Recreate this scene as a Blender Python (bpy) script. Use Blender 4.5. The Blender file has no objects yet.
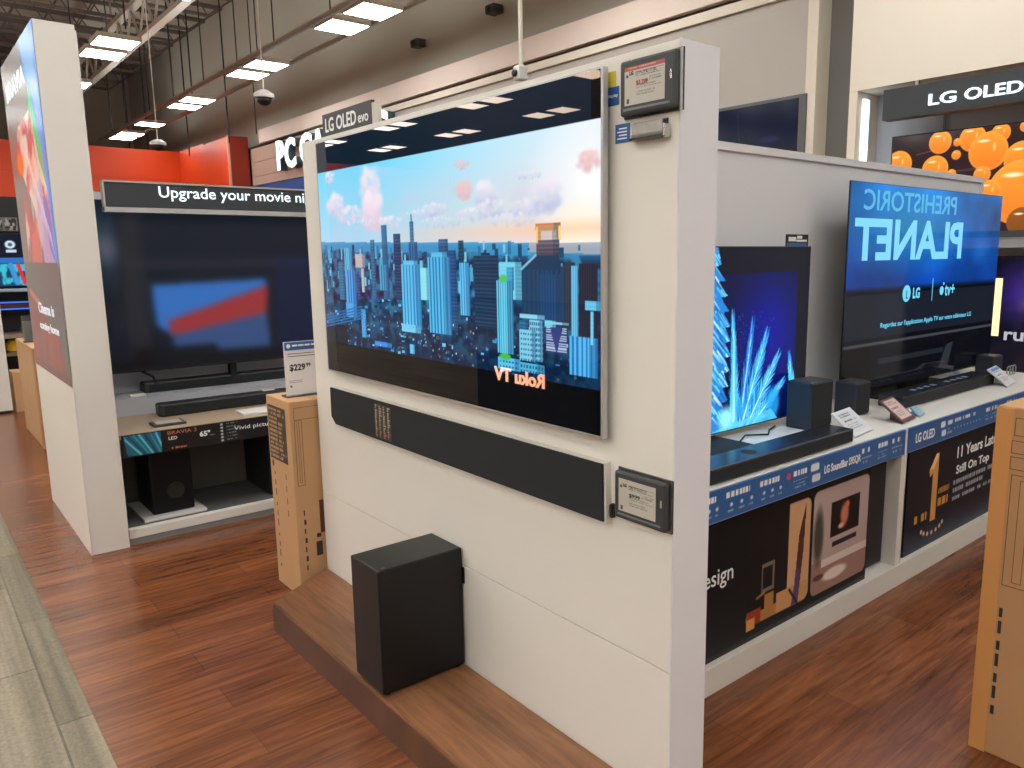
import bpy, bmesh, math, random
import numpy as np
from mathutils import Matrix, Vector
random.seed(7); rng = np.random.RandomState(7)
SC = bpy.context.scene
COL = SC.collection
SC.view_settings.view_transform = 'Standard'
SC.view_settings.look = 'None'
SC.view_settings.gamma = 1
SC.view_settings.exposure = 0.06
SC.view_settings.use_curve_mapping = False
PI = math.pi

# ---------------------------------------------------------------- colour + materials
def lin(c):
    c = np.asarray(c, dtype=float) / 255.0
    return np.where(c <= 0.04045, c / 12.92, ((c + 0.055) / 1.055) ** 2.4)
def L3(c):
    r = lin(c); return (float(r[0]), float(r[1]), float(r[2]), 1.0)
MATS = {}
def nodes_of(m):
    m.use_nodes = True
    nt = m.node_tree
    return nt, nt.nodes, nt.links, nt.nodes['Principled BSDF']
def mat(name, c, rough=0.5, metal=0.0, spec=0.5, emit=None, strength=0.0, var=0.0, vscale=8.0, bump=0.0, bscale=200.0, alpha=1.0, trans=0.0, coat=0.0):
    if name in MATS: return MATS[name]
    m = bpy.data.materials.new(name); nt, N, K, P = nodes_of(m)
    P.inputs['Base Color'].default_value = L3(c)
    P.inputs['Roughness'].default_value = rough
    P.inputs['Metallic'].default_value = metal
    P.inputs['Specular IOR Level'].default_value = spec
    P.inputs['Transmission Weight'].default_value = trans
    P.inputs['Coat Weight'].default_value = coat
    if emit is not None:
        P.inputs['Emission Color'].default_value = L3(emit); P.inputs['Emission Strength'].default_value = strength
    if var > 0:
        tc = N.new('ShaderNodeTexCoord'); nz = N.new('ShaderNodeTexNoise'); nz.inputs['Scale'].default_value = vscale; nz.inputs['Detail'].default_value = 4
        K.new(tc.outputs['Object'], nz.inputs['Vector'])
        mx = N.new('ShaderNodeMix'); mx.data_type = 'RGBA'
        a = L3(c); mx.inputs['A'].default_value = tuple(min(1, x * (1 - var)) for x in a[:3]) + (1,)
        mx.inputs['B'].default_value = tuple(min(1, x * (1 + var)) for x in a[:3]) + (1,)
        K.new(nz.outputs['Fac'], mx.inputs['Factor']); K.new(mx.outputs['Result'], P.inputs['Base Color'])
    if bump > 0:
        tc = N.new('ShaderNodeTexCoord'); nz = N.new('ShaderNodeTexNoise'); nz.inputs['Scale'].default_value = bscale; nz.inputs['Detail'].default_value = 3
        K.new(tc.outputs['Object'], nz.inputs['Vector'])
        bp = N.new('ShaderNodeBump'); bp.inputs['Strength'].default_value = bump; bp.inputs['Distance'].default_value = 0.002
        K.new(nz.outputs['Fac'], bp.inputs['Height']); K.new(bp.outputs['Normal'], P.inputs['Normal'])
    MATS[name] = m
    return m
def emis(name, c, strength=1.0, base=(10, 10, 10)):
    m = mat(name, base, rough=0.4, emit=c, strength=strength)
    return m
def attr_mat(name, emissive, strength=1.0, rough=0.25, spec=0.5, sampling=False):
    """picture material: colours come from the mesh's own colour attribute"""
    m = bpy.data.materials.new(name); nt, N, K, P = nodes_of(m)
    at = N.new('ShaderNodeAttribute'); at.attribute_name = 'Picture'; at.attribute_type = 'GEOMETRY'
    P.inputs['Roughness'].default_value = rough; P.inputs['Specular IOR Level'].default_value = spec
    if emissive:
        P.inputs['Specular IOR Level'].default_value = min(spec, .28)
        P.inputs['Base Color'].default_value = (0.004, 0.004, 0.005, 1)
        K.new(at.outputs['Color'], P.inputs['Emission Color']); P.inputs['Emission Strength'].default_value = strength
        if not sampling: m.cycles.emission_sampling = 'NONE'
    else:
        K.new(at.outputs['Color'], P.inputs['Base Color'])
    MATS[name] = m
    return m
def wood_mat(name, c1, c2, cm, plank_len, plank_w, rotz, rough, grain=1.0, var_lo=0.75):
    m = bpy.data.materials.new(name); nt, N, K, P = nodes_of(m)
    tc = N.new('ShaderNodeTexCoord'); mp = N.new('ShaderNodeMapping'); mp.inputs['Rotation'].default_value = (0, 0, rotz)
    K.new(tc.outputs['Object'], mp.inputs['Vector'])
    br = N.new('ShaderNodeTexBrick'); br.inputs['Scale'].default_value = 1.0
    br.inputs['Brick Width'].default_value = plank_len; br.inputs['Row Height'].default_value = plank_w
    br.inputs['Mortar Size'].default_value = 0.0012; br.offset = 0.37; br.inputs['Bias'].default_value = 0.0
    br.inputs['Color1'].default_value = L3(c1); br.inputs['Color2'].default_value = L3(c2); br.inputs['Mortar'].default_value = L3(cm)
    K.new(mp.outputs['Vector'], br.inputs['Vector'])
    m2 = N.new('ShaderNodeMapping'); m2.inputs['Scale'].default_value = (2.4, 30, 1); K.new(mp.outputs['Vector'], m2.inputs['Vector'])
    n1 = N.new('ShaderNodeTexNoise'); n1.inputs['Scale'].default_value = 1.3; n1.inputs['Detail'].default_value = 8; n1.inputs['Roughness'].default_value = 0.65; n1.inputs['Distortion'].default_value = 0.6
    K.new(m2.outputs['Vector'], n1.inputs['Vector'])
    r1 = N.new('ShaderNodeMapRange'); r1.inputs['From Min'].default_value = 0.3; r1.inputs['From Max'].default_value = 0.7
    r1.inputs['To Min'].default_value = 1 - 0.42 * grain; r1.inputs['To Max'].default_value = 1 + 0.35 * grain
    K.new(n1.outputs['Fac'], r1.inputs['Value'])
    m3 = N.new('ShaderNodeMapping'); m3.inputs['Scale'].default_value = (0.7, 3.0, 1); K.new(mp.outputs['Vector'], m3.inputs['Vector'])
    n2 = N.new('ShaderNodeTexNoise'); n2.inputs['Scale'].default_value = 1.6; n2.inputs['Detail'].default_value = 3
    K.new(m3.outputs['Vector'], n2.inputs['Vector'])
    r2 = N.new('ShaderNodeMapRange'); r2.inputs['From Min'].default_value = 0.3; r2.inputs['From Max'].default_value = 0.7; r2.inputs['To Min'].default_value = var_lo; r2.inputs['To Max'].default_value = 1.25
    K.new(n2.outputs['Fac'], r2.inputs['Value'])
    mu = N.new('ShaderNodeMath'); mu.operation = 'MULTIPLY'; K.new(r1.outputs['Result'], mu.inputs[0]); K.new(r2.outputs['Result'], mu.inputs[1])
    vm = N.new('ShaderNodeVectorMath'); vm.operation = 'SCALE'; K.new(br.outputs['Color'], vm.inputs[0]); K.new(mu.outputs['Value'], vm.inputs['Scale'])
    K.new(vm.outputs['Vector'], P.inputs['Base Color'])
    P.inputs['Roughness'].default_value = rough
    bp = N.new('ShaderNodeBump'); bp.inputs['Strength'].default_value = 0.12; bp.inputs['Distance'].default_value = 0.002
    K.new(n1.outputs['Fac'], bp.inputs['Height']); K.new(bp.outputs['Normal'], P.inputs['Normal'])
    MATS[name] = m; return m
def carpet_mat(name):
    m = bpy.data.materials.new(name); nt, N, K, P = nodes_of(m)
    tc = N.new('ShaderNodeTexCoord'); mp = N.new('ShaderNodeMapping'); mp.inputs['Rotation'].default_value = (0, 0, PI / 2); K.new(tc.outputs['Object'], mp.inputs['Vector'])
    br = N.new('ShaderNodeTexBrick'); br.inputs['Scale'].default_value = 1.0; br.inputs['Brick Width'].default_value = 1.0; br.inputs['Row Height'].default_value = 0.27; br.inputs['Mortar Size'].default_value = 0.004
    br.inputs['Color1'].default_value = L3((120, 114, 100)); br.inputs['Color2'].default_value = L3((140, 132, 116)); br.inputs['Mortar'].default_value = L3((108, 102, 90)); K.new(mp.outputs['Vector'], br.inputs['Vector'])
    m2 = N.new('ShaderNodeMapping'); m2.inputs['Scale'].default_value = (0.5, 22, 1); K.new(mp.outputs['Vector'], m2.inputs['Vector'])
    n1 = N.new('ShaderNodeTexNoise'); n1.inputs['Scale'].default_value = 1.0; n1.inputs['Detail'].default_value = 3; K.new(m2.outputs['Vector'], n1.inputs['Vector'])
    r1 = N.new('ShaderNodeMapRange'); r1.inputs['From Min'].default_value = 0.35; r1.inputs['From Max'].default_value = 0.65; r1.inputs['To Min'].default_value = 0.8; r1.inputs['To Max'].default_value = 1.22; K.new(n1.outputs['Fac'], r1.inputs['Value'])
    n2 = N.new('ShaderNodeTexNoise'); n2.inputs['Scale'].default_value = 90; n2.inputs['Detail'].default_value = 4; K.new(tc.outputs['Object'], n2.inputs['Vector'])
    r2 = N.new('ShaderNodeMapRange'); r2.inputs['From Min'].default_value = 0.3; r2.inputs['From Max'].default_value = 0.7; r2.inputs['To Min'].default_value = 0.85; r2.inputs['To Max'].default_value = 1.15; K.new(n2.outputs['Fac'], r2.inputs['Value'])
    mu = N.new('ShaderNodeMath'); mu.operation = 'MULTIPLY'; K.new(r1.outputs['Result'], mu.inputs[0]); K.new(r2.outputs['Result'], mu.inputs[1])
    vm = N.new('ShaderNodeVectorMath'); vm.operation = 'SCALE'; K.new(br.outputs['Color'], vm.inputs[0]); K.new(mu.outputs['Value'], vm.inputs['Scale'])
    K.new(vm.outputs['Vector'], P.inputs['Base Color']); P.inputs['Roughness'].default_value = 0.95; P.inputs['Specular IOR Level'].default_value = 0.1
    bp = N.new('ShaderNodeBump'); bp.inputs['Strength'].default_value = 0.4; bp.inputs['Distance'].default_value = 0.004; K.new(n2.outputs['Fac'], bp.inputs['Height']); K.new(bp.outputs['Normal'], P.inputs['Normal'])
    MATS[name] = m; return m

WHITE = mat('white_laminate', (222, 219, 213), rough=0.38, spec=0.35, var=0.015, vscale=1.2)
WHITE2 = mat('white_laminate_cool_light', (216, 219, 226), rough=0.4, spec=0.35, var=0.015, vscale=1.2)  # cooler copy of the white: bluish light from the right put into the colour
PLINTH = mat('plinth_white', (214, 212, 206), rough=0.5, var=0.03, vscale=2)
BLACK = mat('black_plastic', (16, 17, 19), rough=0.38)
BLACKM = mat('matte_black', (12, 12, 13), rough=0.7)
DGREY = mat('dark_grey_plastic', (52, 55, 58), rough=0.5)
SUBM = mat('subwoofer_vinyl', (15, 18, 20), rough=0.36, spec=.35, bump=0.25, bscale=350)
FABRIC = mat('speaker_fabric', (26, 30, 34), rough=0.9, bump=0.5, bscale=900)
SILVER = mat('silver_trim', (190, 190, 190), rough=0.3, metal=0.6)
CHROME = mat('bright_metal', (200, 200, 200), rough=0.25, metal=0.9)
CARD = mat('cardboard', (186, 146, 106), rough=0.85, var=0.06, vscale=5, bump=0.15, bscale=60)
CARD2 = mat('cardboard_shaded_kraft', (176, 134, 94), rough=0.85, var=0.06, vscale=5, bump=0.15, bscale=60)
PRINT = mat('carton_print', (92, 60, 36), rough=0.8)
PRINTD = mat('dark_print', (45, 38, 34), rough=0.8)
PAPER = mat('white_paper', (228, 228, 226), rough=0.6)
PAPERG = mat('e_ink_grey', (176, 172, 164), rough=0.5)
INK = mat('black_ink', (22, 22, 24), rough=0.6)
INKG = mat('grey_ink', (120, 118, 114), rough=0.6)
INKR = mat('red_ink', (176, 70, 60), rough=0.6)
WINK = mat('white_ink', (235, 238, 240), rough=0.5)
BLUE = mat('blue_label', (44, 92, 158), rough=0.45)
YEL = mat('yellow_label', (220, 200, 70), rough=0.5)
ACR = mat('clear_acrylic', (240, 244, 244), rough=0.05, trans=0.95)
CREAM = mat('cream_wall', (224, 218, 204), rough=0.6)
GWALL = mat('grey_wall_panel', (176, 172, 165), rough=0.45, var=0.02, vscale=0.6)
GDARK = mat('recess_grey', (120, 122, 120), rough=0.7)
ORANGE = mat('orange_gloss_panel', (230, 76, 24), rough=0.35, var=0.03, vscale=0.8)
REDW = mat('dark_red_edge', (150, 44, 24), rough=0.5)
BWALL = mat('blue_wall_panel', (24, 84, 156), rough=0.5)
STEEL = mat('ceiling_steel', (98, 90, 84), rough=0.6, var=0.15, vscale=0.5)
STEELL = mat('galvanised_steel', (168, 158, 148), rough=0.4, metal=.3)
WIRE = mat('dark_cable', (34, 30, 28), rough=0.6)
SIGNB = mat('sign_charcoal', (44, 50, 56), rough=0.45)
SIGNL = emis('sign_letters_lit', (235, 250, 255), 1.5)
LEDW = emis('led_strip', (225, 245, 255), 3.0)
LAMP = mat('troffer_diffuser', (240, 240, 235), rough=0.5, emit=(252, 250, 244), strength=19.0)
UPFILL = mat('added_upward_fill', (240, 240, 235), rough=0.5, emit=(252, 250, 240), strength=13.0)  # added upward glow that brightens the ceiling, not part of real fittings
FRAMEW = mat('troffer_frame', (220, 216, 205), rough=0.5)
FASC = mat('navy_fascia', (38, 88, 146), rough=0.35)
SCR = mat('screen_glass_off', (6, 7, 9), rough=0.06)

# ---------------------------------------------------------------- mesh helpers
OFF = {}
def box(bm, x0, x1, y0, y1, z0, z1, bev=0.0, seg=2):
    t = bmesh.new(); bmesh.ops.create_cube(t, size=1)
    for v in t.verts:
        v.co = Vector(((x0 + x1) / 2 + v.co.x * abs(x1 - x0), (y0 + y1) / 2 + v.co.y * abs(y1 - y0), (z0 + z1) / 2 + v.co.z * abs(z1 - z0)))
    if bev > 0: bmesh.ops.bevel(t, geom=t.edges[:], offset=bev, segments=seg, affect='EDGES', profile=0.5)
    me = bpy.data.meshes.new('tmp'); t.to_mesh(me); t.free(); bm.from_mesh(me); bpy.data.meshes.remove(me)
    return bm
def prism(bm, pts, axis, a, b):
    """extrude polygon pts (in the two other axes, cyclic order) from a to b along axis"""
    def P(p, d):
        if axis == 0: return (d, p[0], p[1])
        if axis == 1: return (p[0], d, p[1])
        return (p[0], p[1], d)
    v1 = [bm.verts.new(P(p, a)) for p in pts]; v2 = [bm.verts.new(P(p, b)) for p in pts]
    bm.faces.new(v1); bm.faces.new(v2[::-1]); n = len(pts)
    for i in range(n): bm.faces.new((v1[i], v2[i], v2[(i + 1) % n], v1[(i + 1) % n]))
    bmesh.ops.recalc_face_normals(bm, faces=bm.faces[:])
    return bm
def tube(bm, pts, r, n=8):
    pts = [Vector(p) for p in pts]; rings = []
    for i, p in enumerate(pts):
        d = (pts[min(i + 1, len(pts) - 1)] - pts[max(i - 1, 0)]).normalized()
        a = Vector((0, 0, 1)) if abs(d.z) < 0.9 else Vector((1, 0, 0))
        u = d.cross(a).normalized(); w = d.cross(u).normalized()
        rings.append([bm.verts.new(p + r * (math.cos(2 * PI * k / n) * u + math.sin(2 * PI * k / n) * w)) for k in range(n)])
    for i in range(len(rings) - 1):
        for k in range(n): bm.faces.new((rings[i][k], rings[i][(k + 1) % n], rings[i + 1][(k + 1) % n], rings[i + 1][k]))
    bm.faces.new(rings[0][::-1]); bm.faces.new(rings[-1])
    bmesh.ops.recalc_face_normals(bm, faces=bm.faces[:])
    return bm
def lathe(bm, c, prof, n=24, axis='Z'):
    rings = []
    for r, h in prof:
        ring = []
        for k in range(n):
            a = 2 * PI * k / n
            o = Vector((r * math.cos(a), r * math.sin(a), h))
            if axis == 'X': o = Vector((o.z, o.x, o.y))
            if axis == 'Y': o = Vector((o.x, o.z, o.y))
            ring.append(bm.verts.new(Vector(c) + o))
        rings.append(ring)
    for i in range(len(rings) - 1):
        for k in range(n): bm.faces.new((rings[i][k], rings[i][(k + 1) % n], rings[i + 1][(k + 1) % n], rings[i + 1][k]))
    bm.faces.new(rings[0][::-1]); bm.faces.new(rings[-1])
    bmesh.ops.recalc_face_normals(bm, faces=bm.faces[:])
    return bm
def B(*boxes, bev=0.0):
    bm = bmesh.new()
    for b in boxes: box(bm, *b, bev=bev)
    return bm
def link_mesh(name, me, m, parent):
    o = bpy.data.objects.new(name, me); COL.objects.link(o)
    if m is not None: me.materials.append(m)
    if parent is not None: o.parent = parent; OFF[o] = OFF[parent]
    else: OFF[o] = Vector((0, 0, 0))
    return o
def mk(name, bm, m, parent=None, local=False, smooth=False, base=None):
    """one mesh object. world-space geometry; shifted so that the parent's (or its own) base is the origin"""
    off = Vector((0, 0, 0))
    if parent is not None and not local: off = OFF[parent]
    if parent is None and base is not None: off = Vector(base)
    bmesh.ops.translate(bm, verts=bm.verts[:], vec=-off)
    if smooth:
        for f in bm.faces: f.smooth = True
    me = bpy.data.meshes.new(name); bm.to_mesh(me); bm.free()
    o = link_mesh(name, me, m, parent)
    if parent is None and base is not None: o.location = off; OFF[o] = off
    return o
def tag(o, label, cat, group=None, kind=None):
    o['label'] = label; o['category'] = cat
    if group: o['group'] = group
    if kind: o['kind'] = kind
    return o
def thing(name, label, cat, loc, group=None, rot=None):
    o = bpy.data.objects.new(name, None); COL.objects.link(o); o.location = loc; o.empty_display_size = 0.05
    OFF[o] = Vector(loc)
    if rot is not None: o.rotation_euler = rot
    tag(o, label, cat, group); return o
def struct(name, bm, m, label=None):
    o = mk(name, bm, m); o['kind'] = 'structure'
    if label: o['label'] = label
    return o
def copy_tree(o, parent=None):
    c = o.copy(); COL.objects.link(c)
    if parent is not None: c.parent = parent
    for ch in list(o.children): copy_tree(ch, c)
    return c

# ---- text as mesh
_dg = None
def text_mesh(name, s, org, u, v, w, h, m, parent, depth=0.0008, bold=0.0, mirror=False, local=False, label=None):
    """text whose bounding box starts at org (bottom-left as read), spans w along u and h along v"""
    cu = bpy.data.curves.new('txt', 'FONT'); cu.body = s; cu.size = 1; cu.offset = bold; cu.resolution_u = 3; cu.extrude = 0.02
    ob = bpy.data.objects.new('txt', cu); COL.objects.link(ob)
    dg = bpy.context.evaluated_depsgraph_get(); dg.update()
    me = bpy.data.meshes.new_from_object(ob.evaluated_get(dg))
    bpy.data.objects.remove(ob); bpy.data.curves.remove(cu)
    co = np.empty(len(me.vertices) * 3); me.vertices.foreach_get('co', co); co = co.reshape(-1, 3)
    mn = co.min(0); mxx = co.max(0)
    a = (co[:, 0] - mn[0]) / max(1e-9, mxx[0] - mn[0]); b = (co[:, 1] - mn[1]) / max(1e-9, mxx[1] - mn[1]); c = (co[:, 2] - mn[2]) / (mxx[2] - mn[2])
    if mirror: a = 1 - a
    u = np.array(u, float); v = np.array(v, float); n = np.cross(u, v)
    P = np.array(org, float) + a[:, None] * w * u + b[:, None] * h * v + c[:, None] * depth * n
    if not local: P = P - np.array(OFF[parent])
    me.vertices.foreach_set('co', P.ravel()); me.name = name
    me.materials.clear()
    if mirror: me.flip_normals()
    me.update()
    o = link_mesh(name, me, m, parent)
    if label: o['label'] = label
    return o
# ---- painted pictures: a numpy canvas that becomes the colours of a fine grid mesh
class Cv:
    def __init__(s, W, H, c=(0, 0, 0)):
        s.W, s.H = W, H; s.a = np.zeros((H, W, 3)); s.a[:] = c
        s.V, s.U = np.meshgrid((np.arange(H) + .5) / H, (np.arange(W) + .5) / W, indexing='ij'); s.asp = W / H
    def put(s, mk_, c):
        k = np.clip(mk_, 0, 1)[..., None]; s.a = s.a * (1 - k) + np.asarray(c, float) * k
    def add(s, mk_, c):
        s.a = s.a + np.clip(mk_, 0, 9)[..., None] * np.asarray(c, float)
    def rect(s, u0, u1, v0, v1, c): s.put(((s.U >= u0) & (s.U < u1) & (s.V >= v0) & (s.V < v1)).astype(float), c)
    def rrect(s, u0, u1, v0, v1, r):
        x = np.maximum(np.maximum(u0 - s.U, s.U - u1) * s.asp, -1) ; y = np.maximum(v0 - s.V, s.V - v1)
        cx = np.abs(s.U - (u0 + u1) / 2) * s.asp - (u1 - u0) / 2 * s.asp + r; cy = np.abs(s.V - (v0 + v1) / 2) - (v1 - v0) / 2 + r
        d = np.hypot(np.maximum(cx, 0), np.maximum(cy, 0)) + np.minimum(np.maximum(cx, cy), 0) - r
        return np.clip(0.5 - d * s.H, 0, 1)
    def circ(s, u, v, r, soft=1.0):
        d = np.hypot((s.U - u) * s.asp, s.V - v); return np.clip((r - d) * s.H / soft + .5, 0, 1)
    def ell(s, u, v, ru, rv, soft=0.3):
        d = np.sqrt(((s.U - u) / ru) ** 2 + ((s.V - v) / rv) ** 2); return np.clip((1 - d) / soft, 0, 1)
    def poly(s, pts):
        m = np.zeros_like(s.U, bool); n = len(pts)
        for i in range(n):
            x1, y1 = pts[i]; x2, y2 = pts[(i + 1) % n]
            if y1 == y2: continue
            c = ((s.V > y1) != (s.V > y2)) & (s.U < (x2 - x1) * (s.V - y1) / (y2 - y1) + x1); m ^= c
        return m.astype(float)
    def line(s, p, q, r0, r1=None, soft=1.0):
        r1 = r0 if r1 is None else r1
        px, py = p[0] * s.asp, p[1]; dx, dy = q[0] * s.asp - px, q[1] - py; l2 = dx * dx + dy * dy + 1e-12
        t = np.clip(((s.U * s.asp - px) * dx + (s.V - py) * dy) / l2, 0, 1)
        d = np.hypot(s.U * s.asp - px - t * dx, s.V - py - t * dy); return np.clip((r0 + (r1 - r0) * t - d) * s.H / soft + .5, 0, 1)
    def noise(s, su, sv, seed, octv=4):
        R = np.random.RandomState(seed); out = np.zeros_like(s.U); amp = 1; tot = 0
        for o in range(octv):
            gu, gv = int(su * 2 ** o) + 2, int(sv * 2 ** o) + 2; g = R.rand(gv + 1, gu + 1)
            x = np.clip(s.U, 0, 1) * (gu - 1); y = np.clip(s.V, 0, 1) * (gv - 1); xi = x.astype(int); yi = y.astype(int); fx = x - xi; fy = y - yi
            fx = fx * fx * (3 - 2 * fx); fy = fy * fy * (3 - 2 * fy)
            n = (g[yi, xi] * (1 - fx) + g[yi, xi + 1] * fx) * (1 - fy) + (g[yi + 1, xi] * (1 - fx) + g[yi + 1, xi + 1] * fx) * fy
            out += amp * n; tot += amp; amp *= .5
        return out / tot
    def glyphs(s, u0, u1, v0, v1, rows, c, seed=0, fill=.62, cell=.6):
        """tiny illegible print: rows of short dashes"""
        R = np.random.RandomState(seed); rh = (v1 - v0) / rows
        for i in range(rows):
            u = u0; end = u0 + (u1 - u0) * R.uniform(.7, 1)
            while u < end:
                w = rh * cell / s.asp * R.uniform(.4, 1.0)
                if R.rand() < .88: s.rect(u, min(u + w * .75, end), v0 + i * rh, v0 + i * rh + rh * fill, c)
                u += w
def picture(name, cv, org, u, v, w, h, m, parent, label=None, local=False):
    """org = top-left corner; u = to the right, v = downwards (unit vectors)"""
    W, H = cv.W, cv.H
    org = np.array(org, float); u = np.array(u, float); v = np.array(v, float)
    gx = np.linspace(0, w, W); gy = np.linspace(0, h, H)
    P = org + gx[None, :, None] * u + gy[:, None, None] * v
    if not local: P = P - np.array(OFF[parent])
    me = bpy.data.meshes.new(name); nv = W * H; nf = (W - 1) * (H - 1)
    me.vertices.add(nv); me.vertices.foreach_set('co', P.astype(np.float32).ravel())
    idx = np.arange(nv).reshape(H, W)
    q = np.stack([idx[1:, :-1], idx[1:, 1:], idx[:-1, 1:], idx[:-1, :-1]], -1).reshape(-1)
    me.loops.add(nf * 4); me.loops.foreach_set('vertex_index', q.astype(np.int32))
    me.polygons.add(nf); me.polygons.foreach_set('loop_start', np.arange(0, nf * 4, 4, dtype=np.int32))
    me.update(calc_edges=True); me.validate()
    ca = me.color_attributes.new('Picture', 'FLOAT_COLOR', 'POINT')
    c = np.ones((nv, 4), np.float32); c[:, :3] = lin(np.clip(cv.a, 0, 255)).reshape(-1, 3); ca.data.foreach_set('color', c.ravel())
    o = link_mesh(name, me, m, parent)
    if label: o['label'] = label
    return o
UX, UY, UZ = (1, 0, 0), (0, 1, 0), (0, 0, 1)
NX, NY, NZ = (-1, 0, 0), (0, -1, 0), (0, 0, -1)

# ================================================================ THE SETTING
FLOORM = wood_mat('red_brown_vinyl_planks', (126, 76, 46), (108, 62, 37), (92, 52, 33), 1.22, 0.17, 0.0, 0.24, 1.2, 0.70)
PLATM = wood_mat('walnut_laminate', (128, 88, 60), (112, 74, 50), (96, 64, 44), 3.0, 0.3, PI / 2, 0.4, 1.0, 0.8)
CARPM = carpet_mat('striped_carpet_tile')
CEILM = mat('ceiling_deck_grey', (168, 158, 148), rough=0.8, var=0.1, vscale=0.4)
WALLU = mat('painted_block_wall', (198, 190, 180), rough=0.75, var=0.02, vscale=0.3)
struct('floor', B((-14, 9, -8, 35, -0.06, 0)), FLOORM)
cp = mk('carpet', B((-13.8, 0.375, -7.8, 34.3, 0.0005, 0.006)), CARPM); tag(cp, 'grey beige striped carpet tiles along the aisle left of the wood floor', 'carpet')
struct('ceiling', B((-14, 9, -8, 35, 8.4, 8.5)), CEILM)
struct('wall_far', B((-14, 9, 34.4, 34.6, 0, 8.4)), mat('far_wall_paint', (176, 174, 162), rough=0.8))
struct('wall_near', B((-14, 9, -8.1, -7.9, 0, 8.4)), WALLU)
struct('wall_left', B((-14.1, -13.9, -8, 35, 0, 8.4)), WALLU)
struct('wall_right', B((7.8, 8.0, -8, 35, 0, 8.4)), mat('painted_wall_greige', (170, 168, 158), rough=0.75, var=0.02, vscale=0.3))
# grey cladding on the right wall: lower panels, a dark reveal and a washed fascia band
bm = bmesh.new()
ys_ = [4.77, 6.6, 9.0, 11.4, 13.8]
for a, b in zip(ys_[:-1], ys_[1:]): box(bm, 7.5, 7.79, a + .004, b - .004, 0, 4.22)
struct('trim_1', bm, GWALL, 'grey cladding panels on the right wall')
struct('trim_2', B((7.46, 7.79, 4.7, 17.3, 4.225, 4.33)), CREAM, 'cream ledge band under the fascia')
struct('trim_3', B((7.5, 7.79, 0.0, 25.6, 4.335, 4.37)), mat('dark_reveal', (60, 48, 42), rough=0.7), 'thin dark reveal line')
struct('trim_4', B((7.42, 7.79, 0.0, 20.2, 4.375, 4.69)), mat('fascia_pinkish', (226, 212, 202), rough=0.6, var=0.02, vscale=.4), 'fascia band along the right wall')
bm = bmesh.new()
for a, b, z0, z1 in [(13.85, 21.1, 3.98, 4.32), (13.85, 21.1, 3.62, 3.97), (13.85, 21.1, 3.40, 3.61), (13.85, 15.6, 0, 3.39)]: box(bm, 7.52, 7.79, a, b, z0, z1)
struct('trim_5', bm, mat('pinkish_cladding', (186, 158, 144), rough=0.6), 'horizontal cladding behind the letters')
struct('trim_6', B((7.47, 7.79, 15.0, 21.4, 0.0, 3.37)), BWALL, 'blue wall panel under the letters')
struct('trim_7', B((7.46, 7.79, 4.645, 4.765, 0, 8.3)), CREAM, 'cream pilaster beside the grey recess')
struct('trim_8', B((7.7, 7.79, 4.06, 4.645, 0, 8.3)), GDARK, 'dark grey recess strip')
# orange bulkhead: far face plus the return along the right wall
bm = bmesh.new()
for z0, z1 in [(0.01, 2.2), (2.205, 3.0), (3.005, 3.84), (3.845, 4.67)]:
    box(bm, -13.8, 7.44, 25.6, 25.8, z0, z1)
o = mk('orange_bulkhead', bm, None); tag(o, 'glossy orange bulkhead band across the far end of the store', 'wall panel'); o.data.materials.append(ORANGE)
t = thing('orange_wing', 'orange wing panel with dark red edge beside the lit letters', 'wall panel', (7.3, 21.25, 2.2))
mk('panel', B((7.0, 7.5, 21.27, 23.2, 2.2, 4.62), (7.0, 7.5, 23.21, 25.59, 2.2, 4.66)), ORANGE, t)
mk('edge', B((7.03, 7.5, 21.2, 21.268, 2.2, 4.64)), REDW, t)
mk('trim', B((6.98, 7.03, 21.2, 21.268, 2.2, 4.64)), mat('pale_edge', (230, 170, 140), rough=.5), t)

# ---- channel letters
t = thing('channel_letter_sign', 'large backlit white channel letters high on the right wall', 'sign', (7.48, 16.6, 3.6))
for chs, xs, w in [('P', 18.87, .42), ('C', 18.38, .60), ('G', 17.50, .64), ('A', 16.84, .66), ('M', 15.85, .70), ('I', 15.02, .15), ('N', 14.76, .56), ('G', 14.06, .62)]:
    text_mesh('letter', chs, (7.35, xs, 3.60), NY, UZ, w, .67, SIGNL, t, depth=.03, bold=.035)
    text_mesh('letter_return', chs, (7.515, xs, 3.60), NY, UZ, w, .67, mat('letter_return_teal', (70, 90, 92), rough=.5), t, depth=.16, bold=.035)

# ---- ceiling steel
for i, y in enumerate([12.4, 14.4, 16.4, 18.4, 20, 21.6, 23.2, 24.7, 26.4, 28, 29.5, 31.4, 33]):
    bm = bmesh.new(); x0, x1 = -10.0, 7.75
    box(bm, x0, x1, y - .05, y + .05, 8.22, 8.32); box(bm, x0, x1 - .9, y - .045, y + .045, 7.55, 7.62)
    n = 22; dx = (x1 - .9 - x0) / n
    for k in range(n):
        a = x0 + k * dx; tube(bm, [(a, y, 7.6), (a + dx / 2, y, 8.25)], .018, 5); tube(bm, [(a + dx / 2, y, 8.25), (a + dx, y, 7.6)], .018, 5)
    tube(bm, [(x1 - .9, y, 7.58), (x1 - .02, y, 8.25)], .02, 5)
    o = mk('bar_joist', bm, STEEL, base=(0, y, 7.55)); tag(o, 'open web steel bar joist spanning the store ceiling', 'joist', 'bar joists under the ceiling deck')
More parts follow.
